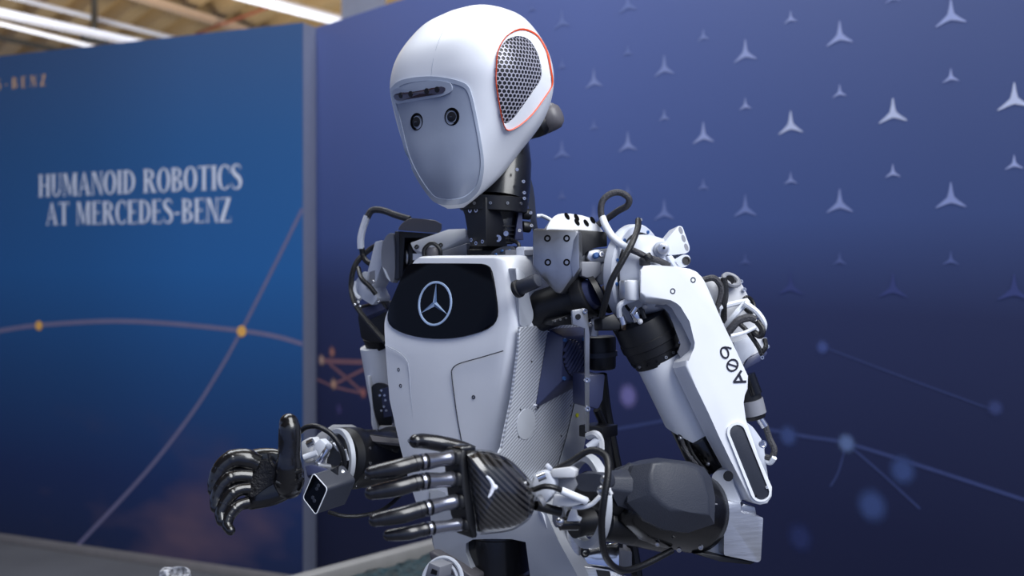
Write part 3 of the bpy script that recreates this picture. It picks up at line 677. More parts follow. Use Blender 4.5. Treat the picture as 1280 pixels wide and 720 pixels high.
# emblem on the display: ring and three-pointed star, flat and slightly proud
ec = PF(543.6, 379.5, .0026); n_ = PF.n; er = (Zv-n_*n_.z).normalized(); ex = er.cross(n_).normalized()
ex = ex if ex.x > 0 else -ex
b = MB('emblem'); RR = 28*ec.y/F; b.ring(ec, n_, RR*.955, RR*.05, flat=.0006, seg=56)
emb = b.build('emblem_ring', screen)
for k in range(3):
    a = math.pi/2+k*2*math.pi/3; d = ex*math.cos(a)+er*math.sin(a); s_ = ex*-math.sin(a)+er*math.cos(a); tb = ec+n_*.0012
    b = MB('emblem'); tip = ec+d*RR*.94+n_*.0004; w0_ = RR*.115; base = ec+d*RR*.06
    for sg, mm in ((1, 'emblem'), (-1, 'emblem2')):
        b.poly([tb, ec+n_*.0003+(d*.5+s_*sg*.87)*w0_*1.15, tip] if sg > 0 else [tb, tip, ec+n_*.0003+(d*.5-s_*.87)*w0_*1.15], mm)
    b.build('emblem_point', screen, flat=True)
# seams and screw holes
def seam(pts, r, m, name='panel_seam', par=chest, pl=PFL, off=.0):
    bb = MB(m); q = []
    for x, y in pts:
        p = pl(x, y); q.append(p+pl.n*off)
    bb.tube(q, r, seg=6); bb.build(name, par)
seam([(632, 438), (603, 446.5), (577, 454), (568.5, 461), (568, 470), (571, 495), (575, 523), (581, 556), (588, 600)], .0006, 'seam', off=.0042)
seam([(483, 431), (500, 440), (510, 450), (513, 462), (515, 490), (520, 540), (526, 590)], .0005, 'seam2', off=.0025)
for x, y, o_ in ((594, 496, .003), (502, 482, .0016), (513, 551, .002), (499, 462, .001)):
    b = MB('seam'); p = PFL(x, y); b.lathe(p+PFL.n*(o_-.002), PFL.n, [(0, .0022), (.0022, .0022), (.0023, .0013), (.0005, .0012)], seg=12); b.build('screw_hole', chest)

# ---------------- torso flank: twill panel, vent, grey plate, core
fl = PFL(636, 480)-Fv*.03+Lv*.012; PS = PL(fl, V((Lv.x, Lv.y, -.03)))
b = MB('black'); core0 = V((NK.x, NK.y, 0)); 
b.prism([core0+Fv*a+Lv*c+Zv*(CH-.235) for a, c in ((.045, -.075), (.045, .075), (-.07, .075), (-.07, -.075))], Zv*.235, .006)
b.prism([core0+Fv*a+Lv*c+Zv*(CH-.37) for a, c in ((.03, -.05), (.03, .05), (-.06, .05), (-.06, -.05))], Zv*.15, .006)
core = b.build('torso_core', robot)
b = MB('twill'); b.pp([(650, 409), (690, 406), (726, 406), (730, 480), (718, 500), (708, 545), (692, 596), (650, 620), (600, 620), (614, 590), (628, 560), (640, 500), (648, 440)], PS, .003, .0006); flank = b.build('flank_panel', robot, label='silver diagonal twill side panel')
b = MB('sidegrey'); b.pp([(731, 478), (735, 492), (735, 515), (733, 545), (726, 585), (700, 604), (694, 597), (709, 546), (720, 500)], PS, .01, .001, off=-.001); b.build('flank_plate', flank)
b = MB('seam'); q = [PS(x, y, .0003) for x, y in ((722, 478), (718, 502), (708, 545), (694, 592))]; b.tube(q, .0007, seg=6); b.build('panel_seam', flank)
b = MB('yellow'); b.lathe(PS(721, 519, -.0005), PS.n, [(0, .0024), (.0012, .0024)], seg=14); b.build('sticker', flank)
b = MB('sidegrey'); b.lathe(PS(657, 530, -.0004), PS.n, [(0, .016), (.0009, .016), (.001, .0155)], seg=30); b.build('round_mark', flank)
b = MB('seam')
for x, y in ((664, 452), (650, 512), (701, 545), (713, 507), (667, 523), (648, 546)): b.lathe(PS(x, y, -.0005), PS.n, [(0, .0012), (.0008, .0012)], seg=8)
b.build('rivet', flank)
bev_f = [(704, 421), (733, 419), (732.5, 473), (702, 477)]; bev_b = [(685, 411), (731, 408), (734, 476), (668.5, 511)]
b = MB('navy')
PV = PL(PS.o+PS.n*.018, PS.n)
tb = bmesh.new(); A_ = [tb.verts.new(PV(*p)) for p in bev_f]; B_ = [tb.verts.new(PS(*p, .0005)) for p in bev_b]; C_ = [tb.verts.new(PS(*p, -.01)) for p in bev_b]
for X_, Y_ in ((A_, B_), (B_, C_)):
    for i in range(4): tb.faces.new((X_[i], Y_[i], Y_[(i+1) % 4], X_[(i+1) % 4]))
tb.faces.new(A_); tb.faces.new(C_[::-1]); bmesh.ops.bevel(tb, geom=tb.edges[:], offset=.0014, segments=2, affect='EDGES', profile=.5, clamp_overlap=True); b._in(tb)
vent = b.build('vent_box', flank, label='dark blue angular vent box')
ov = [(717+13.2*math.cos(a)-(1.5*math.sin(a)), 448-24*math.sin(a)) for a in [2*math.pi*k/28 for k in range(28)]]
b = MB('black'); b.pp(ov, PV, .002, off=.0004); b.build('vent_opening', vent)
for k in range(9):                                   # diagonal slats clipped to the oval
    c0_ = -30+k*7.6; pts = []
    for t in range(-60, 61):
        x = 717+t*.36; y = 448+c0_-t*.62
        if inside((x, y), rescale(ov, .97)): pts.append((x, y))
    if len(pts) < 4: continue
    a, c = pts[0], pts[-1]; b = MB('navy'); p0, p1 = PV(*a, .0008), PV(*c, .0008); d = (p1-p0).normalized(); s_ = d.cross(PV.n).normalized()
    b.box((p0+p1)/2, (d, s_, PV.n), ((p1-p0).length, .0030, .0040), .0006); b.build('vent_slat', vent)
for pl_, x, y, r_, m_ in ((PS, 687, 414, .0028, 'bolt'), (PS, 671, 508, .0028, 'bolt'), (PV, 706, 425, .002, 'blue'), (PV, 730, 424, .002, 'blue'), (PV, 729, 469, .002, 'blue'), (PV, 705, 473, .002, 'blue')):
    b = MB(m_); b.bolt(pl_(x, y, .001), pl_.n, r_, m=m_); b.build('vent_bolt', vent)
PBk = PL(P(728, 440, 1.085), V((.4, -.9, 0)))
b = MB('steel'); b.pp([(715, 388), (731, 385), (735, 392), (737, 420), (737, 540), (733, 540), (732, 410), (716, 406)], PBk, .003, .0006); b.lathe(PBk(722.5, 396, .0003), PBk.n, [(-.001, .003), (.0006, .003)], 'black', 14)
for x, y in ((731, 389), (733, 475), (734, 511)): b.bolt(PBk(x, y), PBk.n, .0026)
b.build('flank_bracket', core)
# upper torso: pectoral drum, chest side block, elbowed pipe
b = MB('gloss'); b.cpx((650, 398, 1.16), (733, 368, 1.125), 26, 25, m='rubber', bev=.003); b.cpx((722, 376, 1.12), (737, 369, 1.115), 27, 27, m='black', bev=.002); b.cpx((737, 369, 1.115), (745, 366, 1.11), 20, 17, m='navy'); b.cpx((744, 366, 1.11), (750, 363, 1.11), 23, 21, m='black'); b.build('shoulder_drum', core, label='black shoulder actuator drum')
b = MB('black'); b.pp([(690, 400), (715, 392), (742, 388), (742, 404), (716, 406), (690, 407)], PL(P(700, 400, 1.11), (.4, -1, 0)), .03, .001)
for k in range(6): b.bolt(PL(P(700, 400, 1.11), (.4, -1, 0))(693+k*7, 401-k*1.7), (.4, -1, 0), .0011, m='steel')
b.build('drum_cradle', core)
b = MB('sidegrey'); b.pp([(644, 334), (654, 338), (659, 350), (662, 372), (667, 392), (666, 402), (660, 408), (650, 408), (648, 370)], PL(P(652, 370, 1.120), (.45, -.9, 0)), .022, .002, rnd=4); b.build('chest_side_block', core)
b = MB('shellblk'); b.cpx((647, 361, 1.105), (673, 350, 1.09), 9.5, 9, bev=.0015); b.cpx((645, 362, 1.105), (650, 360, 1.102), 11.5, m='rubber', bev=.001); b.build('pipe_stub', core)
b = MB('grey'); b.box(P(657, 326, 1.165), (Lv, Fv, Zv), (.012, .02, .03), .002, m='white2'); b.box(P(660, 316, 1.17), (Lv, Fv, Zv), (.04, .03, .006), .001, m='grey'); b.build('collar_bracket', core)
# left clavicle block (image right)
PC = PL(P(694, 325, 1.10), V((Fv.x+.35, Fv.y, .05)))
b = MB('steel'); b.pp([(665, 285), (723, 287), (724, 335), (701, 368), (693, 366), (665, 334)], PC, .05, .004, m='steel'); clav = b.build('clavicle_block', robot, label='machined steel wedge block with four bolts')
for x, y in ((684.5, 298), (708.5, 298), (685, 328), (708.5, 328)):
    b = MB('hole'); b.lathe(PC(x, y, -.0006), PC.n, [(0, .0036), (.0009, .0036), (.0009, .0020), (.0002, .0018)], seg=14); b.build('recessed_bolt', clav)
b = MB('grey'); b.pp([(717, 300), (723, 289), (724.5, 335), (716, 348), (713, 330)], PC, .01, .001, off=.0012, m='steel'); b.build('block_facet', clav)
b = MB('tan'); dn = V((PC.n.x, PC.n.y, .0)); 
capo = chaikin([(683, 286), (687, 276), (695, 268), (706, 266), (735, 270), (744, 278), (754, 288), (753, 291), (683, 288)], 1)
b.pp(capo, PL(P(715, 280, 1.115), V((.25, -.9, .35))), .045, .003); cap = b.build('clavicle_cap', clav, label='pale cap with oval slots')
PK = PL(P(715, 280, 1.115), V((.25, -.9, .35)))
for x, y in ((709, 270), (721, 271.5), (721.5, 277.5), (733, 278.5), (741, 275)):
    b = MB('hole'); c = PK(x, y, .0006); u_, v_ = (PK(x+1, y+1.6, .0006)-c).normalized(), None; v_ = PK.n.cross(u_); b.prism([c+u_*.0042*math.cos(t)+v_*.0021*math.sin(t) for t in [2*math.pi*k/14 for k in range(14)]], -PK.n*.001); b.build('slot', cap)
PB2 = PL(P(742, 300, 1.11), V((.35, -.93, 0)))
b = MB('black'); b.pp([(724, 287), (759, 290), (759.5, 308), (740, 309.5), (733, 313), (729, 320), (725, 330)], PB2, .045, .0012); b.build('clavicle_side', clav)
b = MB('alu'); b.pp([(736, 311), (772, 310), (772, 326), (740, 329), (734, 322)], PL(P(750, 320, 1.115), (.3, -1, .1)), .03, .0015); b.pp([(727, 327), (752, 327), (752, 342), (742, 350), (727, 345)], PL(P(740, 335, 1.105), (.3, -1, 0)), .035, .0015, m='grey')
b.lathe(P(744, 320, 1.11), (.3, -1, .2), [(0, .0032), (.004, .0032), (.005, .002)], 'blue', 14); b.bolt(P(751, 318.5, 1.108), (.3, -1, .2), .003, .004); b.pp([(752, 330), (770, 325), (768, 345), (752, 357), (745, 350)], PL(P(757, 340, 1.118), (.2, -1, -.1)), .02, .001, m='tan'); b.build('clavicle_arm', clav)
b = MB('black'); 
for x, y in ((748, 372), (757, 362), (744, 385), (756, 380), (763, 368)): b.cpx((x, y, 1.14), (x+6, y+5, 1.12), 7, bev=.001)
b.cpx((742, 395, 1.15), (742, 420, 1.15), 6, m='grey'); b.build('joint_cluster', core)
b = MB('tan'); b.cpx((745, 404, 1.13), (743, 420, 1.13), 4); b.box(P(745, 402, 1.125), (Lv, Fv, Zv), (.018, .01, .006), .001); b.ball(P(737, 404, 1.125), .004, 'bolt'); b.build('white_joint', core)
# rear flank actuators
b = MB('rubber'); b.cpx((751, 420, 1.18), (753, 462, 1.18), 19, 17, bev=.003); b.cpx((751.5, 440, 1.18), (752, 446, 1.18), 20, m='shellblk'); b.build('rear_actuator', core)
b = MB('navy'); b.pp([(733, 468), (757, 468), (754, 500), (748, 512), (733, 508)], PL(P(745, 490, 1.125), (.5, -1, 0)), .03, .002)
for x, y in ((734, 475), (734, 511)): b.bolt(P(x, y, 1.12), (.5, -1, 0), .003)
b.build('rear_cup', core)
b = MB('cable'); b.tpx([(752, 468, 1.17), (757, 510, 1.18), (766, 560, 1.18), (776, 610, 1.18), (790, 680, 1.18), (798, 730, 1.18)], 7, m='rubber'); b.tpx([(746, 512, 1.16), (757, 540, 1.17), (764, 590, 1.17), (772, 650, 1.17), (775, 725, 1.17)], 5); b.build('back_hose', core)
b = MB('tan'); b.tpx([(735, 545, 1.13), (745, 543, 1.12), (750, 550, 1.12), (751, 562, 1.12)], 5); b.cpx((735, 560, 1.12), (750, 548, 1.12), 5, m='white2'); b.box(P(748, 538, 1.15), (Lv, Fv, Zv), (.03, .03, .012), .001, m='black'); b.build('hip_linkage', core)
# ---------------- left shoulder (image right)
SC = P(800, 343, 1.125); RS = 63*1.125/F
b = MB('white2'); b.lathe(SC-Lv*.012, Lv, [(0, RS*.98), (.002, RS), (.010, RS), (.012, RS*.97), (.012, RS*.80), (.006, RS*.78)], seg=44)
shoulder = b.build('shoulder', robot, label='white shoulder ring with blue-marked bolts')
b = MB('blue')
for k in range(12):
    a = 2*math.pi*k/12+.2; u_, v_ = Zv, Lv.cross(Zv); p = SC+(u_*math.cos(a)+v_*math.sin(a))*RS*.89; b.bolt(p, Lv, .0019, m='blue')
b.build('marked_bolt', shoulder)
b = MB('white2'); b.lathe(SC+Lv*-.008, Lv, [(0, RS*.80), (.02, RS*.78), (.034, RS*.70), (.040, RS*.55), (.042, RS*.1)], seg=36)
b.build('shoulder_dome', shoulder, angle=60)
b = MB('black'); b.ring(SC+Lv*.0, Lv, RS*.805, .0018, seg=44); b.build('shoulder_gap', shoulder)
PSh = PL(P(790, 345, 1.10), V((.2, -.97, 0)))
b = MB('white2'); b.pp([(786, 300), (800, 296), (812, 318), (812, 372), (790, 378), (776, 374), (772, 352), (778, 322)], PSh, .03, .004, rnd=6); b.cpx((781, 350, 1.085), (781, 374, 1.085), 7, m='alu', bev=.002); b.cpx((790, 350, 1.075), (790, 376, 1.075), 9, m='white', bev=.003); b.pp([(777, 328), (780, 326), (780, 344), (777, 346)], PSh, .002, off=.001, m='grey'); b.build('shoulder_yoke', shoulder)
PT = PL(P(848, 300, 1.105), V((.25, -.95, .15)))
b = MB('white2'); b.pp([(829, 305), (848, 282), (853, 283), (862, 308), (862, 314), (857, 317), (836, 319), (827, 314)], PT, .022, .0025, rnd=2)
tri = b.build('shoulder_lug', shoulder, label='white three-hole lug')
for x, y in ((851, 288), (854.5, 298), (858, 309)):
    b = MB('grey'); c = PT(x, y, .0002); u_ = (PT(x+.7, y+2, .0002)-c).normalized(); v_ = PT.n.cross(u_); b.prism([c+u_*.0040*math.cos(t)+v_*.0021*math.sin(t) for t in [2*math.pi*k/14 for k in range(14)]], -PT.n*.001); b.build('lug_hole', tri)
b = MB('white2'); b.pp([(842, 325), (854, 318), (862, 319), (864, 328), (857, 334), (846, 334)], PT, .015, .002, rnd=3); b.lathe(PT(857.5, 326, -.0004), PT.n, [(0, .0045), (.0015, .0045), (.0015, .003), (.0005, .0028)], 'black', 16); b.pp([(833, 320), (840, 318), (852, 334), (846, 338)], PT, .01, .0015); b.build('shoulder_ear', shoulder)
b = MB('white2'); b.cpx((826, 312, 1.11), (827, 311, 1.085), 10, 10, bev=.002); b.cpx((828, 311, 1.085), (829, 311, 1.08), 7, 7, m='alu', bev=.001); b.bolt(P(830, 310, 1.079), (0, -1, 0), .0012, m='black'); b.build('shoulder_pivot', shoulder)
b = MB('grey'); b.pp([(823, 303), (840, 290), (846, 288), (834, 305), (826, 312)], PL(P(832, 300, 1.12), (.1, -1, .1)), .008, .001); b.build('lug_web', shoulder)
# ---------------- left upper arm
PA = PL(P(860, 440, 1.075), V((.33, -.94, .05)))
front = [(800, 338), (804, 332.5), (816, 331.3), (841, 333), (862, 336), (871, 340), (877, 346), (882, 354), (905, 407), (920, 438), (935, 470), (934.5, 486), (931, 494), (927, 503), (930, 525), (948, 570), (965, 609), (964.5, 620), (959, 629), (950, 631), (942, 629), (936, 622), (913, 575), (899, 546), (886, 517), (870, 484), (857.5, 457), (858.5, 450), (870, 436), (871, 428), (862, 402), (853, 382), (847, 376.5), (838, 375), (807, 372.5), (800, 366)]
dx = [0]*len(front)
for i in range(21, 33): dx[i] = -12 if 24 <= i <= 32 else -7
dx[33] = -8; dx[22] = -9; dx[23] = -11
backo = [(x+dd, y+(6 if i in (33, 34, 35) else (3 if dd else 0))) for i, ((x, y), dd) in enumerate(zip(front, dx))]
b = MB('white'); b.frust(front, backo, PA, .016, .008, bev=.0022); arm = b.build('upper_arm', robot, angle=30, label='white upper arm shell marked A09')
for x, y in ((840.5, 364), (866, 350)):
    b = MB('shellblk'); b.lathe(PA(x, y, -.0006), PA.n, [(0, .0030), (.0008, .0030), (.0008, .0018), (.0003, .0016)], seg=16); b.build('arm_screw', arm)
# the marking A09: thin strokes, reading up along the arm
def strokes(ch):
    if ch == 'A': return [[(0, 0), (.36, 1), (.72, 0)], [(.15, .3), (.57, .3)]], .72
    if ch == '0': return [[(.33+.33*math.cos(a), .5+.5*math.sin(a)) for a in [2*math.pi*k/24 for k in range(25)]], [(.12, .2), (.54, .8)]], .66
    return [[(.33+.33*math.cos(a), .68+.32*math.sin(a)) for a in [2*math.pi*k/24 for k in range(25)]], [(.655, .64), (.62, .45), (.50, .2), (.36, 0)]], .66
b = MB('ink'); org = PA(932.5, 477, .0006); rd = (PA(911.5, 430, .0006)-org); tot = 2.04+.5; up_ = PA.n.cross(rd).normalized()
up_ = up_ if up_.x < 0 else -up_
hgt = 15.5*org.y/F; ex_ = rd/tot; x0 = 0
for ch in 'A09':
    st_, wd = strokes(ch)
    for line in st_:
        for (a, c), (e, f) in zip(line, line[1:]):
            p, q = org+ex_*(x0+a)+up_*hgt*c, org+ex_*(x0+e)+up_*hgt*f; d = (q-p).normalized(); s_ = PA.n.cross(d)*(.00125 if ch == 'A' else .0009); b.poly([p-s_-d*.0005, q-s_+d*.0005, q+s_+d*.0005, p+s_-d*.0005])
    x0 += wd+.25
b.build('marking', arm, flat=True)
def stadium(a, c, r, n=10):
    a, c = V(a), V(c); d = (c-a).normalized(); s_ = V((-d.y, d.x)); o_ = []
    for ctr, st in ((c, 0), (a, 1)):
        for k in range(n+1):
            t = math.pi*(k/n)-math.pi/2+(math.pi if st else 0); v = ctr+(d*math.cos(t)+s_*math.sin(t))*r; o_.append((v.x, v.y))
    return o_
b = MB('white'); so, si = stadium((921.5, 540), (951.5, 615), 13.2), stadium((922, 541), (951.8, 615), 9.6)
tb = bmesh.new(); A_ = [[tb.verts.new(PA(x, y, o_)) for x, y in lst] for lst, o_ in ((so, -.001), (rescale(so, .985), .0022), (rescale(si, 1.01), .0022), (si, -.001))]
for X_, Y_ in zip(A_, A_[1:]):
    for i in range(len(so)): tb.faces.new((X_[i], Y_[i], Y_[(i+1) % len(so)], X_[(i+1) % len(so)]))
b._in(tb); b.build('pad_rim', arm)
b = MB('shellblk'); b.pp(si, PA, .004, .0004, off=.0009); b.build('elbow_pad', arm, label='dark grey elbow pad')
b = MB('grey'); b.bolt(PA(958, 609, .001), PA.n, .0014, m='white2'); b.bolt(PA(944, 620, .001), PA.n, .0012, m='black'); b.build('pad_pin', arm)
# sleeve (white tube, obliquely cut) and what shows inside
a0, a1 = P(824, 447, 1.125), P(874, 555, 1.135); ax = (a1-a0).normalized(); u_, v_ = orth(ax); rr = 31*1.125/F; SG = 40
dirL = V((-1, 0, 0)); dirL = (dirL-ax*dirL.dot(ax)).normalized(); rings = []
for k in range(9):
    t = k/8; ring_ = []
    for i in range(SG):
        a = 2*math.pi*i/SG; d = u_*math.cos(a)+v_*math.sin(a); Ln = (a1-a0).length*(.86-.18*d.dot(dirL)+.10*(1-abs(d.dot(dirL)))); ring_.append(a0+ax*Ln*t+d*rr*(1-.05*t))
    rings.append(ring_)
inner = [[a0+(p-a0)*1.0+(a0+ax*((p-a0).dot(ax))-p)*.07 for p in r] for r in rings[::-1]]
b = MB('white'); b.loft(rings+inner, cap=False); b.build('upper_arm_sleeve', arm, label='white tube of the upper arm')
b = MB('gloss'); b.cyl(a0+ax*.02, a0+ax*.115, rr*.86, rr*.80, bev=.003); b.cpx((868, 545, 1.125), (893, 585, 1.13), 22, 18, bev=.003)
elb = b.build('elbow_core', arm)
b = MB('bolt'); 
for x, y in ((850, 548), (857, 562), (864, 572), (872, 577), (885, 580)): b.ball(P(x, y, 1.105), .0022, 'steel', seg=8)
b.tpx([(843, 522, 1.135), (850, 545, 1.115), (860, 568, 1.10), (874, 585, 1.10), (880, 600, 1.105)], 2.6, m='braid'); b.tpx([(852, 522, 1.135), (858, 548, 1.115), (868, 570, 1.10), (884, 590, 1.10)], 1.8, m='cable'); b.build('elbow_cable', elb)
# black actuator above the sleeve
a0 = P(799, 398, 1.12); a1 = P(822, 448, 1.125); ax = (a1-a0).normalized(); k = 1.12/F; Lh = (a1-a0).length
b = MB('rubber'); b.lathe(a0, ax, [(0, 28*k), (.001, 34*k), (.006, 35.5*k), (Lh*.42, 36*k), (Lh*.44, 37*k), (Lh*.60, 37*k), (Lh*.62, 35*k), (Lh*.80, 34.5*k), (Lh*.82, 32*k), (Lh*1.05, 30.5*k)], seg=40); act = b.build('shoulder_actuator', arm, label='ribbed black actuator can')
b = MB('steel'); u_, v_ = orth(ax)
for i in range(16):
    a = 2*math.pi*i/16; d = u_*math.cos(a)+v_*math.sin(a); b.bolt(a0+ax*Lh*.92+d*31.5*k, d, .0016, m='black' if i % 3 else 'steel')
b.build('actuator_bolt', act)
PH = PL(P(848, 410, 1.108), V((-.2, -.97, 0)))
b = MB('shellblk'); b.pp([(800, 373), (840, 376), (850, 382), (868, 430), (852, 450), (846, 440), (852, 430), (838, 392), (830, 384), (805, 382)], PL(P(840, 400, 1.092), (-.25, -.97, 0)), .02, .001, m='grey'); b.build('actuator_hood', arm)
b = MB('black'); b.pp([(752, 398), (768, 392), (776, 404), (775, 412), (753, 412)], PL(P(763, 404, 1.08), (.2, -1, .1)), .03, .0012); b.pp([(766, 412), (776, 410), (797, 452), (793, 456)], PL(P(780, 430, 1.13), (0, -1, 0)), .02, .001); b.pp([(776, 384), (835, 378), (838, 392), (800, 402), (776, 410)], PL(P(805, 392, 1.135), (0, -1, 0)), .03, .001); b.build('actuator_bracket', arm)
b = MB('wcable'); b.tpx([(774, 396, 1.085), (774, 384, 1.08), (780, 378, 1.08), (792, 374, 1.085)], 3.6); b.build('white_elbow_hose', arm)
b = MB('bolt'); b.cpx((792, 389, 1.085), (797, 402, 1.085), 6, 5, bev=.001, m='chrome'); b.cpx((795, 384, 1.08), (790, 392, 1.08), 4, m='chrome'); b.cpx((776, 396, 1.085), (779, 406, 1.085), 4.5, m='bolt'); b.cpx((801, 384, 1.085), (806, 398, 1.085), 3, m='black'); b.ball(P(806, 383, 1.08), .003, 'grey', seg=8); b.ball(P(800, 402, 1.08), .003, 'tan', seg=8); b.build('hose_fitting', arm)
# what hangs on the back of the upper arm
b = MB('grey'); PR = PL(P(925, 400, 1.15), V((.25, -.95, .1)))
b.pp([(878, 352), (900, 346), (924, 347), (930, 360), (942, 384), (955, 424), (957, 440), (940, 452), (922, 466), (905, 430)], PR, .035, .003, m='tan'); b.pp([(917, 428), (940, 420), (944, 440), (924, 458)], PR, .006, .001, off=.004, m='white2'); b.pp([(935, 448), (957, 436), (960, 442), (950, 452), (925, 466)], PR, .02, .001, off=.003, m='navy'); box_ = b.build('arm_gearbox', arm, label='pale grey gearbox behind the upper arm')
b = MB('black'); b.ring(PR(914, 350, .006), (.3, -.6, .75), .0085, .0028, 'grey', seg=20); b.ring(PR(936, 381, .010), (.6, -.7, .3), .008, .0026, 'cable', seg=20); b.cpx((912, 350, 1.138), (914, 354, 1.15), 6, m='black'); b.build('cable_loop', box_)
b = MB('cable'); Yc = 1.135
for pts, r, mm in (([(878, 350, Yc), (893, 348, Yc), (902, 362, Yc), (897, 385, Yc), (893, 400, Yc)], 4, 'braid'), ([(905, 347, Yc), (907, 365, Yc), (905, 385, Yc), (905, 405, 1.15)], 4, 'cable'), ([(897, 394, 1.14), (900, 385, Yc), (915, 380, Yc), (935, 376, Yc)], 3.6, 'wcable'), ([(935, 376, 1.13), (922, 390, 1.125), (912, 402, 1.13), (903, 416, 1.14)], 4, 'wcable'), ([(930, 378, 1.12), (946, 390, 1.12), (955, 404, 1.12), (953, 414, 1.125), (946, 420, 1.13)], 3.8, 'wcable'), ([(908, 418, 1.125), (922, 402, 1.12), (936, 397, 1.12), (944, 400, 1.12)], 5, 'braid'), ([(914, 420, 1.115), (930, 416, 1.115), (945, 409, 1.115)], 2.4, 'wcable'), ([(925, 405, 1.12), (935, 415, 1.12), (947, 432, 1.12), (953, 444, 1.12)], 3, 'cable'), ([(946, 402, 1.12), (953, 412, 1.115), (950, 420, 1.115), (941, 414, 1.12)], 4, 'cable'), ([(950, 443, 1.12), (957, 434, 1.12), (956, 424, 1.125)], 3, 'cable')):
    b = MB(mm); b.tpx(pts, r); b.build('arm_cable', box_)
b = MB('bolt')
for x, y in ((926, 352), (930, 362), (956, 424), (959, 433), (952, 447)): b.bolt(PR(x, y, .002), PR.n, .0022)
b.build('gearbox_bolt', box_)
b = MB('rubber'); b.cpx((931, 472, 1.14), (944, 524, 1.14), 15, 14, bev=.003); b.cpx((939, 500, 1.138), (944, 518, 1.138), 14.8, 14.2, m='grey'); b.cpx((948, 521, 1.138), (956, 533, 1.138), 5, 5, m='bolt'); b.cpx((936, 468, 1.13), (945, 492, 1.13), 8, m='gloss'); rear = b.build('rear_actuator', arm, label='black cylinder with grey band behind the elbow')
b = MB('braid'); b.tpx([(956, 530, 1.138), (962, 548, 1.135), (968, 562, 1.13), (964, 572, 1.13), (955, 571, 1.135)], 4); b.tpx([(955, 575, 1.135), (963, 578, 1.13), (968, 572, 1.125)], 3.5, m='wcable'); b.build('rear_cable', rear)
b = MB('white2'); b.pp([(934, 528), (942, 534), (952, 548), (957, 560), (955, 574), (962, 600), (952, 590), (940, 560)], PL(P(948, 560, 1.13), (.2, -1, 0)), .02, .002); b.lathe(P(953, 555, 1.118), (.2, -1, 0), [(0, .0042), (.002, .0042), (.002, .003), (.001, .002)], 'bolt', 16); b.build('elbow_link', rear)
# ---------------- left elbow block and forearm
PE = PL(P(920, 660, 1.09), V((.22, -.97, .02)))
b = MB('alu'); b.pp([(909, 626), (926, 629), (926, 641), (945, 645), (954, 647), (951, 701), (947, 703), (905, 694), (905, 640)], PE, .055, .0022, rnd=2); elbow = b.build('elbow_block', robot, label='brushed aluminium elbow block')
b = MB('alu'); PE2 = PL(P(900, 640, 1.10), V((-.35, -.93, 0))); b.pp([(888, 606), (891, 592), (897, 588), (908, 587), (914, 592), (917, 606), (926, 629), (910, 640), (910, 694), (878, 692), (890, 660)], PE2, .03, .003, rnd=3, m='white2'); b.lathe(P(910, 595, 1.078), PE.n, [(0, .0052), (.0012, .0052)], 'black', 20); b.build('elbow_cheek', elbow)
b = MB('black'); b.pp([(866, 692), (878, 691), (945, 703), (938, 706), (900, 702)], PE, .05, .001, off=-.004); b.build('under_strip', elbow)
b = MB('alu'); b.pp([(926, 634), (930, 630), (944, 634), (946, 645), (926, 643)], PE, .03, .001, off=-.006, m='steel'); b.build('elbow_notch', elbow)
# forearm: a tapered black barrel running forward to the wrist, a moulded cover over it
fa0, fa1 = P(868, 640, 1.11), P(780, 630, 1.03); ax = (fa1-fa0).normalized(); Lf = (fa1-fa0).length; k = 1.1/F
b = MB('rubber'); b.lathe(fa0-ax*.004, ax, [(0, 47*k), (.002, 50*k), (.012, 50.5*k), (.02, 49*k), (Lf*.5, 46*k), (Lf*.8, 38*k), (Lf*.98, 26*k), (Lf*1.05, 20*k)], 'gloss', 44); fore = b.build('forearm', robot, angle=60, label='black moulded forearm')
PW = PL(P(850, 610, 1.022), V((.42, -.88, .24)))
ftop = [(817, 578), (832, 576.5), (858, 581), (872, 585), (880, 596), (885, 622), (888, 645), (860, 640), (838, 637), (828, 630), (815, 616), (813.5, 594)]
fbot = [(792, 582), (822, 572), (862, 577), (880, 584), (889, 597), (894, 622), (893, 655), (860, 666), (830, 662), (805, 650), (784, 628), (786, 598)]
b = MB('shellblk'); b.frust(ftop, fbot, PW, .016, .035, bev=.003); b.build('forearm_cover', fore, angle=28, label='dark grey faceted forearm cover')
b = MB('shellblk'); b.frust([(762, 596), (830, 598), (830, 620), (762, 612)], [(760, 588), (830, 584), (830, 650), (772, 632)], PL(PW.o-PW.n*.013, PW.n), .012, .03, bev=.002); b.frust([(768, 590), (788, 579.5), (802, 582), (796, 594)], [(768, 592), (786, 578), (806, 580), (800, 596)], PL(P(785, 588, 1.03), V((-.2, -.8, .5))), .006, .02); b.build('forearm_neck', fore)
b = MB('gloss'); b.cpx((830, 668, 1.10), (735, 650, 1.04), 22, 20, bev=.003); b.cpx((790, 656, 1.06), (752, 652, 1.04), 24, m='black', bev=.002); b.build('forearm_motor', fore, label='black motor tube under the forearm')
b = MB('steel'); 
for x, y in ((793, 668), (822, 680), (849, 687), (876, 684)): b.bolt(P(x, y, 1.045), (-.3, -1, -.3), .0024)
b.pp([(888, 629), (897, 630), (897, 631), (888, 630.2)], PL(P(890, 630, 1.065), (0, -1, 0)), .002, m='grey'); b.build('forearm_screw', fore)
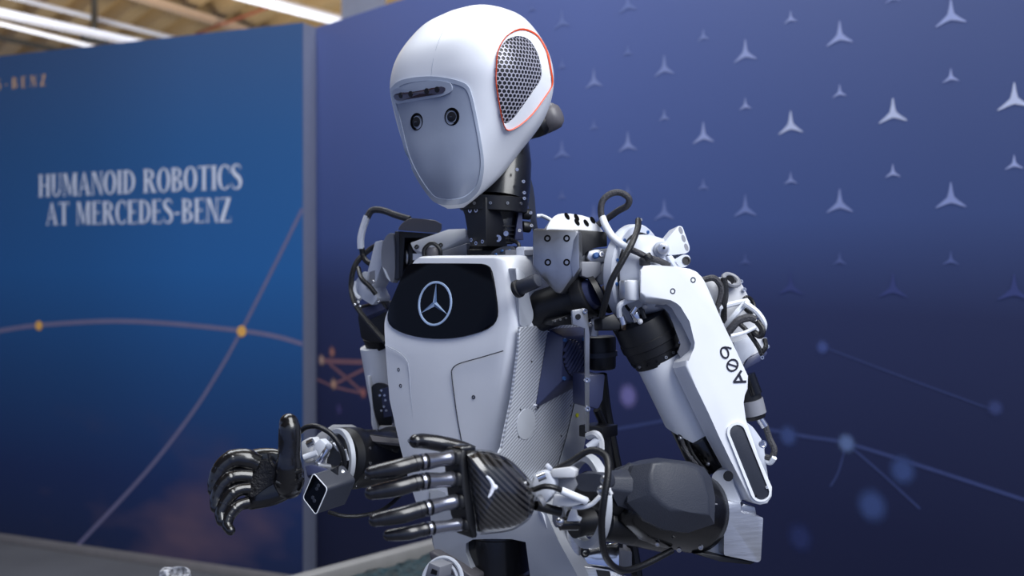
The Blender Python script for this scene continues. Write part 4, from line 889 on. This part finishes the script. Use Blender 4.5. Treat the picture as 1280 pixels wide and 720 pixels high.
# ---------------- left wrist linkage (tan castings, C-ring, rods)
yw = .985
b = MB('grey'); rc = P(733, 626, 1.01); rn = V((-.92, -.38, .05)); b.ring(rc, rn, 53*1.01/F, 5*1.01/F, 'sidegrey', flat=.0045, seg=44); wrist = b.build('wrist', robot, label='white ring joint of the wrist')
b = MB('shellblk'); b.pp(fillet([(718, 598), (724, 592), (748, 592), (760, 598), (760, 612), (750, 615), (726, 614), (719, 608)], 5), PL(P(740, 604, .965), (-.3, -.94, .1)), .03, .004); b.build('wrist_motor', wrist)
PWr = PL(P(690, 605, .955), V((-.25, -.96, .1)))
b = MB('tan'); b.pp([(688, 587), (712, 584), (719, 588), (718, 597), (690, 597)], PWr, .018, .0012); b.pp([(664, 594), (676, 588), (690, 592), (694, 604), (690, 620), (680, 632), (668, 626), (668, 610)], PWr, .02, .003, m='white2'); b.pp([(692, 618), (722, 622), (735, 628), (712, 634), (690, 632)], PWr, .015, .0012); b.pp([(694, 598), (718, 597), (722, 606), (716, 616), (698, 614)], PL(P(705, 605, .97), (-.25, -.96, 0)), .015, .001, m='grey')
b.cpx((684, 586, .95), (688, 582, .95), 5, m='white2', bev=.001); b.cpx((670, 632, .955), (700, 640, .965), 6, 6, m='black'); b.cpx((676, 626, .945), (680, 624, .945), 8, 7, m='grey'); b.cpx((672, 598, .945), (682, 594, .945), 5, m='chrome'); b.build('wrist_casting', wrist)
b = MB('wcable'); b.cpx((701, 613, .945), (734, 627, .95), 5, 5, bev=.001); b.build('white_rod', wrist, label='short white plastic rod')
b = MB('black'); b.tpx([(668, 612, .945), (680, 608, .94), (692, 609, .94), (702, 613, .945)], 3.5, m='cable'); b.tpx([(716, 634, .96), (728, 634, .955), (740, 630, .955), (750, 620, .96)], 2.8, m='wcable'); b.build('wrist_cable', wrist)
b = MB('steel'); b.pp([(690, 640), (702, 634), (706, 652), (702, 660), (694, 660), (690, 652)], PL(P(698, 648, .985), (-.2, -1, 0)), .01, .0015, m='grey'); b.cpx((700, 655, .98), (722, 654, .985), 8, 9, m='gloss'); b.ball(P(700, 652, .975), .004, 'bolt', seg=10); b.pp([(712, 640), (718, 632), (720, 648), (726, 648), (726, 652), (708, 652)], PL(P(715, 645, .975), (-.2, -1, 0)), .008, .001, m='white2'); b.cpx((716, 655, 1.0), (740, 650, 1.01), 18, 16, m='black'); b.cpx((730, 610, 1.02), (770, 625, 1.04), 22, 22, m='black'); b.build('wrist_actuator', wrist)
b = MB('cable'); b.tpx([(690, 590, .97), (712, 578, .965), (738, 563, .96), (757, 570, .95), (760, 592, .94), (755, 625, .935), (752, 660, .94), (757, 695, .96), (775, 712, 1.0), (800, 708, 1.03), (840, 688, 1.06)], 4.4, seg=10); b.build('forearm_cable', fore, label='black cable looping under the forearm')
b = MB('black'); 
for x, y in ((753, 613), (757, 600)): b.ball(P(x, y, .945), .005, 'steel', seg=8)
b.cpx((758, 608, .95), (764, 618, .95), 3, m='tan'); b.build('cable_clip', fore)
# ---------------- left hand (nearer): back of the hand to the camera
hn = V((.50, -.86, .05)).normalized(); HP = PL(P(625, 615, .925), hn)
sh = [(582, 566), (590, 562.5), (600, 562), (616, 565), (636, 574), (652, 589), (664, 603), (669, 615), (669, 630), (664, 645), (652, 656), (636, 663), (614, 666), (598, 666), (594.5, 650), (590, 628), (587, 605), (584, 585)]
sh = [(p.x, p.y) for p in spline([V((x, y, 0)) for x, y in sh+sh[:1]], 3)][:-1]
rings = []
for kk, off in ((1.0, -.026), (1.02, -.012), (1.0, -.004), (.93, .0035), (.8, .0085), (.6, .0125), (.35, .0150), (.12, .0158)):
    rings.append([HP(x, y, off) for x, y in rescale(sh, kk)])
b = MB('carbon'); b.loft(rings); hand = b.build('hand', robot, angle=70, label='carbon fibre backed hand, held nearer the camera')
def onhand(x, y): 
    cx, cy = sum(p[0] for p in sh)/len(sh), sum(p[1] for p in sh)/len(sh)
    # nearest ring level for a pixel: scan the dome profile
    lo = 0
    for i in range(2, 60):
        t = i/60
        if not inside((x, y), rescale(sh, t)): lo = t
    prof = ((1.0, -.004), (.93, .0035), (.8, .0085), (.6, .0125), (.35, .0150), (.12, .0158), (0, .0158))
    for (k1, o1), (k2, o2) in zip(prof, prof[1:]):
        if k2 <= lo <= k1: return HP(x, y, o2+(o1-o2)*(lo-k2)/(k1-k2)+.0004)
    return HP(x, y, .0004)
b = MB('wprint'); mk = [(608, 595), (612, 599), (615, 604), (616.5, 608.5), (615, 613), (613, 618), (610.5, 622)]
b.tube([onhand(*p) for p in mk], [.0008, .0014, .0018, .0022, .0018, .0014, .0008], seg=8); b.ball(onhand(619, 609), .0022, seg=10); b.build('hand_emblem', hand, label='small white mark on the back of the hand')
b = MB('gloss'); b.pp([(577, 562), (583, 562), (586, 590), (589, 618), (595, 652), (598, 672), (590, 674), (584, 650), (578, 610), (574, 580)], HP, .03, .003, off=-.001, m='rubber'); b.build('knuckle_bar', hand)
fing = [((567, 572), (533, 577), (517, 579.5), (464.5, 591), 10.2), ((568, 599), (533.5, 601), (517, 604), (464.5, 616), 10.4), ((572, 626), (538, 634), (523, 638), (469, 650), 10), ((578, 655), (541, 660), (526, 663), (486, 669), 8.6)]
def hp(x, y, dpt=0.): return HP(x, y, dpt)
for (a, c, e, t, r) in fing:
    k = .90/F; b = MB('finger'); A, C, E, T = HP(*a, -.010), HP(*c, -.008), HP(*e, -.008), HP(*t, -.016)
    kn_ = HP(a[0]+9, a[1]-1, -.010); d0 = (C-A).normalized()
    b.box((A+kn_)/2, (d0, hn, d0.cross(hn)), (.012, .017, r*1.9*k), .003, m='rubber')
    Lp = (C-A).length; b.lathe(A, C-A, [(0, r*.80*k), (.002, r*1.0*k), (Lp*.25, r*.98*k), (Lp*.5, r*.88*k), (Lp*.8, r*.98*k), (Lp, r*1.05*k)], 'fingm', 24)
    Lj = (E-C).length; b.lathe(C, E-C, [(0, r*.76*k), (Lj, r*.76*k)], 'rubber', 22)
    for g0_, g1_ in ((.18, .46), (.62, 1.0)): b.lathe(C+(E-C)*g0_, E-C, [(0, r*.8*k), (.0004, r*1.04*k), (Lj*(g1_-g0_)-.0004, r*1.04*k), (Lj*(g1_-g0_), r*.8*k)], 'fingm' if g0_ < .3 else 'finger', 22)
    mid = (E+T)/2+hn*.003; q = [E, E*.6+T*.4+hn*.0035, E*.25+T*.75+hn*.002, T]
    b.tube(q, [r*1.0*k, r*1.04*k, r*1.0*k, r*.92*k, r*.82*k], 'finger', 18, 8, tip=True)
    b.build('finger', hand, angle=50, label='jointed black finger')
b = MB('finger'); k = .955/F; q = [P(590, 568, .95), P(575, 561, .95), P(552, 555, .95), P(530, 551.5, .945), P(520, 551.5, .94)]
b.tube(q, [11*k, 10.5*k, 10*k, 9.5*k, 8.8*k], 'finger', 18, tip=True); b.build('thumb', hand, angle=50)
b = MB('gloss'); b.pp([(576, 560), (590, 556), (597, 561), (592, 566), (580, 567)], HP, .02, .002, off=-.002); b.build('thumb_base', hand)
# ---------------- pelvis
PP = PL(P(610, 670, 1.15), Fv+V((.12, 0, -.05)))
b = MB('white2'); b.pp([(533, 612), (672, 606), (678, 640), (698, 676), (722, 720), (742, 765), (664, 765), (661, 672.5), (640, 674), (614, 673.5), (590, 669.5), (579, 676), (578, 690), (596, 722), (612, 765), (575, 765), (545, 695), (538, 678), (541, 640)], PP, .05, .004, m='sidegrey'); pel = b.build('pelvis', robot, label='grey arched pelvis frame')
b = MB('white2'); PP2 = PL(P(690, 660, 1.112), V((.35, -.93, .1))); b.pp([(675, 638), (683, 645), (699, 674), (722, 716), (748, 766), (738, 766), (712, 722), (690, 679)], PP2, .012, .001); b.pp([(690, 677), (698, 673.8), (698.6, 674.8), (690.6, 678)], PP2, .002, off=.0005, m='seam'); b.build('pelvis_edge', pel)
b = MB('gloss'); c0_ = P(621, 668, 1.19); b.lathe(P(620, 735, 1.20), (0, 0, 1), [(0, .038), (.02, .040), (.022, .037), (.06, .037), (.062, .040), (.1, .040), (.11, .034)], seg=40); b.build('waist_drum', pel, label='glossy black waist drum')
b = MB('grey'); b.pp([(541, 690), (572, 708), (592, 722), (592, 730), (560, 718), (538, 700), (535, 690)], PP, .03, .002, off=.012, m='knob'); b.build('hip_strap', pel)
b = MB('white2'); rc = P(553, 728, 1.13); b.ring(rc, Fv+V((.1, 0, .3)), 30*1.12/F, 3*1.12/F, seg=36); b.ring(rc, Fv+V((.1, 0, .3)), 23*1.12/F, 2.4*1.12/F, seg=36); b.pp([(536, 703), (550, 709), (548, 724), (530, 724)], PL(P(540, 712, 1.11), Fv), .02, .001, m='grey'); b.pp([(540, 711), (546, 714), (545, 719), (538, 717)], PL(P(540, 712, 1.11), Fv), .002, off=.001, m='black'); b.build('hip_ring', pel)
b = MB('alu'); PHp = PL(P(745, 700, 1.12), V((.1, -.95, .3)))
b.pp([(723, 692), (730, 684), (760, 680), (775, 676), (775, 712), (724, 706)], PHp, .05, .003, m='chrome'); b.ring(PHp(731, 690, .001), PHp.n, .004, .0016, 'black', seg=18); b.pp([(722, 705), (760, 712), (790, 722), (790, 745), (722, 735)], PHp, .06, .002, off=.006, m='alu'); b.pp([(745, 712), (762, 714), (764, 722), (748, 722)], PHp, .003, off=.007, m='black'); b.pp([(774, 686), (790, 690), (790, 716), (774, 716)], PL(P(780, 700, 1.16), (0, -1, 0)), .03, .001, m='grey'); b.cpx((716, 640, 1.12), (718, 735, 1.12), 9, m='alu'); b.build('hip_block', pel)
# ---------------- legs (below the frame) so that the robot stands on the floor
for sg in (-1, 1):
    base = V((NK.x, NK.y, 0))+Lv*sg*.10
    b = MB('white'); b.loft([[base+Fv*(.01+fx)+Zv*z+V((math.cos(t)*r, math.sin(t)*r, 0)) for t in [2*math.pi*k/24 for k in range(24)]] for z, r, fx in ((1.02, .05, 0), (.98, .07, 0), (.85, .078, .01), (.65, .066, .015), (.56, .055, .015), (.53, .045, .012))]); leg = b.build('leg', robot, angle=60, label='white robot leg')
    b = MB('black'); b.cyl(base+Fv*.02+Zv*.51-Lv*.055, base+Fv*.02+Zv*.51+Lv*.055, .05, bev=.004); b.build('knee', leg)
    b = MB('white'); b.loft([[base+Fv*fx+Zv*z+V((math.cos(t)*r, math.sin(t)*r, 0)) for t in [2*math.pi*k/24 for k in range(24)]] for z, r, fx in ((.49, .042, .012), (.44, .056, 0), (.32, .058, -.01), (.16, .042, -.01), (.09, .036, -.005))]); b.build('shin', leg, angle=60)
    b = MB('rubber'); b.prism([base+Fv*a+Lv*c for a, c in ((-.08, -.035), (-.08, .035), (.04, .05), (.13, .045), (.16, .02), (.16, -.02), (.13, -.045), (.04, -.05))], Zv*.075, .012); b.build('foot', leg)
b = MB('white2'); base = V((NK.x, NK.y, 0)); b.box(base+Zv*.985, (Lv, Fv, Zv), (.24, .10, .08), .015); b.build('hip_beam', pel)
# ---------------- right shoulder (image left, farther)
yr = 1.36
PSR = PL(P(480, 330, 1.33), V((-.45, -.89, .05)))
b = MB('white2'); b.pp([(468, 302), (478, 300), (478, 330), (470, 352), (462, 366), (456, 362), (460, 338)], PSR, .03, .002, off=.0); b.pp([(445, 350), (456, 338), (462, 352), (472, 372), (466, 382), (450, 372), (441, 364)], PSR, .03, .004, rnd=3, m='white2'); b.pp([(462, 340), (468, 338), (468, 352), (461, 358)], PSR, .002, off=.0012, m='grey'); sr = b.build('shoulder', robot, label='white shoulder casting on the far side')
b = MB('white2'); b.pp(chaikin([(490, 289), (480, 296), (476, 315), (477, 335), (484, 350), (494, 356), (493, 300)], 2), PSR, .012, .002, off=.012, m='grey'); b.pp([(478, 334), (482, 338), (488, 352), (484, 348)], PSR, .003, off=.013, m='wcable'); b.build('shoulder_disc', sr)
PM = PL(P(520, 310, 1.30), V((-.4, -.9, .1)))
b = MB('black'); b.pp([(493, 289), (499, 289), (499, 348), (493, 350)], PM, .05, .001, m='shellblk'); b.pp([(499, 289), (546, 292), (540, 298), (505, 296), (504, 345), (499, 348)], PM, .045, .001); b.pp([(503, 294), (545, 296), (545, 335), (503, 345)], PL(P(520, 310, 1.345), PM.n), .01, m='black'); b.build('clavicle_frame', sr)
b = MB('knob'); b.frust(chaikin([(497, 287), (502, 279), (511, 273), (518, 272.5), (552, 276), (552, 291), (540, 291), (500, 288)], 1), chaikin([(497, 287), (502, 279), (511, 273), (518, 272.5), (552, 276), (552, 291), (540, 291), (500, 288)], 1), PM, .03, bev=.001); b.build('clavicle_cover', sr, label='grey-brown sheet cover')
b = MB('alu'); PQ = PL(P(555, 300, 1.27), V((-.45, -.75, .5))); b.pp([(512, 303), (560, 286), (582, 285), (583, 296), (552, 312), (530, 316), (516, 312)], PQ, .04, .002, m='tan'); b.pp([(550, 315), (583, 304), (584, 325), (552, 325)], PL(P(565, 316, 1.25), Fv), .02, .0015, m='grey'); b.cpx((541, 322, 1.24), (541, 309, 1.24), 10, 9, m='knob', bev=.002); b.tube([P(531, 325, 1.235), P(530, 312, 1.235), P(540, 304, 1.235), P(550, 312, 1.235), P(550, 325, 1.235)], .0022, 'black'); b.pp([(516, 317), (530, 317), (530, 325), (516, 325)], PL(P(522, 320, 1.27), Fv), .02, m='white2')
for x, y in ((521, 309), (551, 307)): b.bolt(PQ(x, y), PQ.n, .003, m='black')
b.build('clavicle_arm', sr)
b = MB('black'); b.ring(P(510, 320, 1.32), V((-.9, -.4, 0)), .014, .004, 'black'); b.ring(P(506, 322, 1.32), V((-.9, -.4, 0)), .010, .002, 'steel'); b.cpx((512, 320, 1.33), (500, 325, 1.34), 11, m='black'); b.build('clavicle_bearing', sr)
for pts, r, mm in (([(512, 274, 1.34), (495, 269, 1.35), (478, 263, 1.36), (465, 263, 1.36), (459, 272, 1.36)], 4.2, 'braid'), ([(459, 270, 1.36), (454, 285, 1.36), (451, 298, 1.36), (451, 311, 1.36)], 4.4, 'wcable'), ([(452, 310, 1.36), (454, 320, 1.36), (460, 328, 1.35), (470, 332, 1.34)], 3.5, 'cable'), ([(478, 303, 1.36), (462, 312, 1.365), (448, 325, 1.36), (441, 340, 1.355), (439, 360, 1.35), (444, 380, 1.33), (458, 400, 1.31), (482, 428, 1.28)], 3.4, 'cable'), ([(448, 335, 1.35), (452, 348, 1.33), (462, 358, 1.325), (470, 368, 1.325)], 3, 'cable'), ([(446, 352, 1.35), (444, 366, 1.345), (450, 374, 1.34)], 3, 'wcable')):
    b = MB(mm); b.tpx(pts, r); b.build('shoulder_cable', sr)
b = MB('bolt'); 
for x, y in ((448, 378), (450, 383), (444, 381), (473, 377), (490, 344), (467, 352)): b.ball(P(x, y, 1.325), .0022, 'bolt', seg=8)
b.ball(P(449, 386, 1.325), .0022, 'yellow', seg=8); b.build('shoulder_bolt', sr)
# right upper arm
b = MB('white'); a0, a1 = P(466, 432, 1.37), P(492, 565, 1.40); b.lathe(a0, a1-a0, [(0, .014), (.0012, .0165), (.05, .0175), (.10, .0178), (.135, .017)], seg=36); ua = b.build('upper_arm', robot, label='slim white upper arm on the far side')
b = MB('rubber'); b.pp([(447, 382), (478, 376), (484, 384), (482, 398), (480, 428), (462, 429), (450, 424), (446, 398)], PL(P(465, 400, 1.345), V((-.3, -.95, 0))), .04, .004); b.pp([(448, 386), (476, 378), (482, 386), (455, 396)], PL(P(465, 390, 1.338), V((-.3, -.8, .5))), .02, .002, m='navy'); b.cpx((468, 420, 1.365), (472, 434, 1.37), 15, 14, m='black'); b.build('shoulder_actuator', ua)
PU = PL(P(478, 495, 1.362), V((-.1, -1, 0)))
b = MB('black'); b.pp(chaikin([(462, 492), (464, 482), (472, 478), (484, 482), (490, 500), (490, 545), (478, 540), (468, 520)], 2), PU, .012, .0008, off=.006); b.pp([(476, 486), (486, 484), (490, 520), (480, 522)], PU, .004, off=.010, m='navy'); hole = b.build('arm_cutout', ua)
b = MB('bolt')
for x, y in ((477, 488), (475, 494), (481, 494), (480, 508), (477, 513), (483, 513), (482, 500)): b.bolt(PU(x, y, .0112), PU.n, .0016)
b.build('cutout_bolt', ua)
b = MB('white2'); b.cpx((474, 536, 1.36), (492, 534, 1.36), 6, m='alu', bev=.001); b.cpx((486, 525, 1.36), (488, 545, 1.36), 4, m='steel'); b.pp([(458, 470), (464, 500), (464, 530), (468, 545), (474, 545), (466, 510), (462, 470)], PL(P(464, 510, 1.355), (-.2, -1, 0)), .01, .001, m='white'); b.build('elbow_link', ua)
# right forearm: barrel with straps pointing forward-left
fa0, fa1 = P(520, 575, 1.36), P(425, 572, 1.25); ax = (fa1-fa0).normalized(); Lf = (fa1-fa0).length; k = 1.28/F
b = MB('black'); b.lathe(fa0, ax, [(0, 40*k), (Lf*.3, 40*k), (Lf*.32, 37*k), (Lf*.8, 36*k), (Lf*.82, 38*k), (Lf*.96, 37*k), (Lf, 30*k)], seg=44); fr_ = b.build('forearm', robot, label='glossy black forearm barrel on the far side')
b = MB('rubber'); b.tube([fa0+ax*Lf*t-Zv*.0005+V((0, -.0295, .018)) for t in (.25, .5, .75)], .009, 'gloss', 14); b.lathe(fa0+ax*Lf*.28, ax, [(0, 40.5*k), (.001, 42*k), (.012, 42*k), (.013, 40.5*k)], 'shellblk', 44); b.build('forearm_strap', fr_)
b = MB('shellblk'); PFo = PL(P(415, 545, 1.30), V((-.2, -.8, .55))); b.pp([(388, 552), (398, 541), (416, 530), (440, 530), (458, 540), (446, 552), (400, 558)], PFo, .03, .002, m='grey'); b.cpx((440, 552, 1.25), (494, 558, 1.29), 12, m='rubber', bev=.003); b.pp([(440, 540), (470, 545), (500, 548), (505, 556), (470, 552), (442, 547)], PL(P(470, 548, 1.255), (-.2, -.8, .6)), .006, .001, m='knob'); b.build('forearm_top_plate', fr_)
b = MB('bolt'); u_, v_ = orth(ax)
for dd, n_k in ((.36, 9), (.62, 11), (.90, 9)):
    for i in range(n_k):
        a = math.radians(-20+i*28); d = u_*math.cos(a)+v_*math.sin(a); b.bolt(fa0+ax*Lf*dd+d*36.5*k, d, .0016, m='bolt')
b.build('forearm_screw', fr_)
b = MB('cable'); b.tpx([(410, 640, 1.23), (430, 645, 1.23), (455, 644, 1.24), (480, 636, 1.26), (503, 615, 1.30), (510, 590, 1.32)], 2.6); b.build('forearm_cable', fr_)
# right wrist
yw = 1.22
b = MB('sidegrey'); b.ring(P(424, 573, 1.235), V((-.80, -.6, .05)), 34*1.235/F, 3.2*1.235/F, flat=.0028, seg=40); wr = b.build('wrist', robot, label='pale ring joint of the far wrist')
b = MB('chrome'); PWl = PL(P(400, 570, 1.215), V((-.3, -.95, .1)))
b.pp([(376, 552), (388, 546), (394, 556), (392, 576), (382, 580), (376, 570)], PWl, .02, .002, m='tan'); b.pp([(390, 556), (400, 548), (408, 556), (404, 572), (394, 578), (388, 570)], PWl, .015, .002, m='white2'); b.cpx((398, 580, 1.205), (410, 560, 1.205), 5, 4, m='chrome', bev=.001); b.cpx((396, 582, 1.20), (412, 584, 1.21), 4, m='alu'); b.ball(P(411, 558, 1.20), .004, 'white2', seg=10); b.cpx((384, 556, 1.2), (392, 552, 1.2), 5, m='bolt'); b.cpx((380, 572, 1.2), (396, 566, 1.2), 4, m='white2'); b.cpx((403, 585, 1.21), (425, 588, 1.22), 5, m='black')
b.build('wrist_casting', wr)
b = MB('steel')
for i in range(6): b.cpx((414+i*3.5, 552+i*2, 1.225), (420+i*3, 560+i*3, 1.23), 1.6, m='wcable' if i % 2 else 'steel')
b.cpx((418, 565, 1.25), (432, 568, 1.26), 22, m='black'); b.build('wrist_spring', wr)
b = MB('cable'); b.tpx([(375, 540, 1.2), (383, 534, 1.195), (396, 533, 1.19), (412, 541, 1.19), (424, 556, 1.19), (430, 574, 1.195), (429, 590, 1.2)], 3.4, seg=10); b.build('wrist_cable', wr)
# wrist camera box with black rhombic face
PCm = PL(P(394, 617, 1.165), V((-.42, -.90, .05))); bk = PCm.n*-.035+V((.012, 0, 0))
face = fillet([(392, 592), (409, 611), (395, 643), (379, 622)], 4)
b = MB('navy'); tbp = [PCm(x, y) for x, y in rescale(face, 1.06)]; b.prism(tbp, V((.026, .028, .004)), .002, m='shellblk'); camb = b.build('wrist_camera', robot, label='dark grey camera box hanging under the far wrist')
b = MB('wcable'); rA = [PCm(x, y, .0006) for x, y in rescale(face, 1.03)]; b.tube(rA+rA[:1], .0006, 'wcable', 6, 1, smooth=False); b.build('camera_face_edge', camb)
b = MB('screen'); b.pp(face, PCm, .002, off=.0008); b.build('camera_face', camb)
b = MB('emblem2')
for x, y in ((398, 607), (396, 611), (391, 622), (393, 626)): b.lathe(PCm(x, y, .0008), PCm.n, [(0, .0021), (.0005, .002), (.0006, .0008)], 'shellblk', 14)
b.build('camera_lens', camb)
b = MB('shellblk'); b.pp([(380, 582), (390, 580), (420, 590), (428, 606), (412, 604), (394, 590), (384, 598)], PL(P(402, 592, 1.185), V((-.3, -.9, .3))), .02, .002, m='navy'); b.pp([(408, 590), (420, 584), (424, 600), (414, 606)], PL(P(415, 595, 1.18), V((-.1, -1, 0))), .014, .001, m='black'); b.cpx((420, 596, 1.185), (430, 590, 1.19), 4, m='steel'); b.build('camera_bracket', camb)
# ---------------- right hand: gloved, palm to the camera, thumb up, fingers curled
yh = 1.19; k = yh/F
PG = PL(P(345, 600, 1.185), V((.12, -.98, .1)))
palm = [(300, 572), (312, 563), (330, 560), (350, 562), (372, 575), (380, 590), (378, 606), (366, 620), (345, 631), (322, 636), (310, 636), (306, 620), (304, 600)]
palm = [(p.x, p.y) for p in spline([V((x, y, 0)) for x, y in palm+palm[:1]], 3)][:-1]
b = MB('glove'); b.loft([[PG(x, y, off) for x, y in rescale(palm, kk)] for kk, off in ((.5, -.034), (.85, -.030), (1.0, -.018), (1.0, -.008), (.93, -.001), (.8, .0015), (.5, .0005), (.12, -.001))]); rh = b.build('hand', robot, angle=70, label='black gloved hand with raised thumb')
b = MB('gloved'); b.loft([[PG(x, y, off) for x, y in rescale(chaikin([(316, 578), (334, 570), (346, 580), (348, 602), (330, 612), (314, 626), (308, 616), (310, 596)], 2), kk)] for kk, off in ((1.0, -.001), (.92, .0030), (.5, .0032), (.1, .0030))]); b.build('palm_patch', rh, label='woven palm of the glove')
b = MB('glove'); q = [P(362, 612, 1.175), P(361, 598, 1.165), P(361, 578, 1.16), P(362, 556, 1.16), P(362, 538, 1.16), P(361, 529, 1.162)]
b.tube(q, [15*k, 19*k, 16.5*k, 13.5*k, 13.8*k, 13.2*k, 12*k], 'glove', 22, 8, tip=True); b.build('thumb', rh, angle=60, label='upright black thumb')
b = MB('glove')
for pts in (((346, 590), (356, 586), (368, 590), (378, 588)), ((345, 602), (358, 606), (372, 602), (379, 596))): b.tube([P(x, y, 1.152) for x, y in pts], .0022, 'glove', 8)
b.tube([P(x, y, 1.166) for x, y in ((336, 566), (338, 576), (343, 586), (344, 602))], .002, 'gloved', 8); b.build('glove_fold', rh)
b = MB('glove'); b.tube([P(306, 580, 1.18), P(302, 572, 1.178), P(310, 565, 1.18), P(318, 572, 1.178), P(322, 584, 1.18)], .0030, 'glove', 8); b.build('cuff_fold', rh)
fgs = [([(322, 580), (306, 574), (290, 575), (277, 586), (270, 601), (268, 613)], [12, 13.5, 12.5, 12, 11, 9.5, 8], 1.165),
       ([(314, 596), (300, 595), (287, 598), (277, 608), (271, 622), (270, 634)], [9.5, 9.5, 9.8, 10, 9, 8, 7], 1.156),
       ([(312, 611), (300, 612), (290, 617), (281, 629), (276, 641), (277, 651)], [8.5, 8, 8.4, 8.6, 8, 7.2, 6.4], 1.148),
       ([(311, 628), (300, 631), (292, 637), (286, 646), (284, 656), (288, 663)], [7.6, 7.2, 7.8, 7.8, 7.2, 6.6, 6], 1.142)]
for pts, rr_, y_ in fgs:
    b = MB('glove'); q = [P(x, y, y_+.018-.004*i) for i, (x, y) in enumerate(pts)]
    b.tube(q, [r*k for r in rr_], 'glove', 18, 6, tip=True)
    for i in (2, 3): b.ball(q[i], rr_[i+1]*k*1.06, 'glove', seg=14)
    b.build('finger', rh, angle=60, label='curled gloved finger')
# ---------------- loose cables at the near shoulder
for pts, r, mm in (([(753, 276, 1.12), (751, 262, 1.12), (754, 250, 1.12), (764, 242, 1.12), (776, 241, 1.12), (786, 248, 1.12), (784, 257, 1.125), (772, 264, 1.135), (758, 274, 1.145), (746, 282, 1.15)], 4.2, 'braid'), ([(753, 272, 1.12), (757, 282, 1.11), (765, 295, 1.10), (775, 304, 1.09), (786, 311, 1.085)], 4.6, 'wcable'), ([(784, 310, 1.086), (798, 316, 1.08), (810, 322, 1.08), (824, 326, 1.08), (836, 332, 1.085)], 4, 'braid'), ([(798, 275, 1.10), (797, 286, 1.085), (790, 304, 1.07), (778, 326, 1.065), (764, 352, 1.065), (757, 376, 1.07), (752, 396, 1.08)], 4, 'cable'), ([(671, 270, 1.26), (678, 270, 1.26), (688, 275, 1.25), (694, 282, 1.24)], 2.4, 'wcable'), ([(771, 398, 1.10), (775, 420, 1.12), (783, 438, 1.13), (793, 456, 1.14)], 4, 'cable')):
    b = MB(mm); b.tpx(pts, r, seg=10); b.build('shoulder_cable', shoulder)
b = MB('cable'); b.cpx((807, 318, 1.078), (812, 326, 1.078), 6, m='cable', bev=.001); b.box(P(806, 327, 1.08), (V((1, 0, 0)), V((0, 1, 0)), Zv), (.01, .01, .008), .001); b.cpx((798, 274, 1.1), (799, 277, 1.1), 4.4, m='grey'); b.build('cable_tie', shoulder)

SMALL = {'marked_bolt', 'neck_bolt', 'rivet', 'actuator_bolt', 'gearbox_bolt', 'forearm_screw', 'cutout_bolt', 'shoulder_bolt', 'camera_lens', 'lens', 'glove_fold', 'elbow_cable', 'cable_tie', 'hose_fitting', 'cable_clip', 'pad_pin', 'wrist_spring', 'joint_cluster'}
for o in bpy.data.objects:
    if o.name.split('.')[0] in SMALL: o['kind'] = 'stuff'
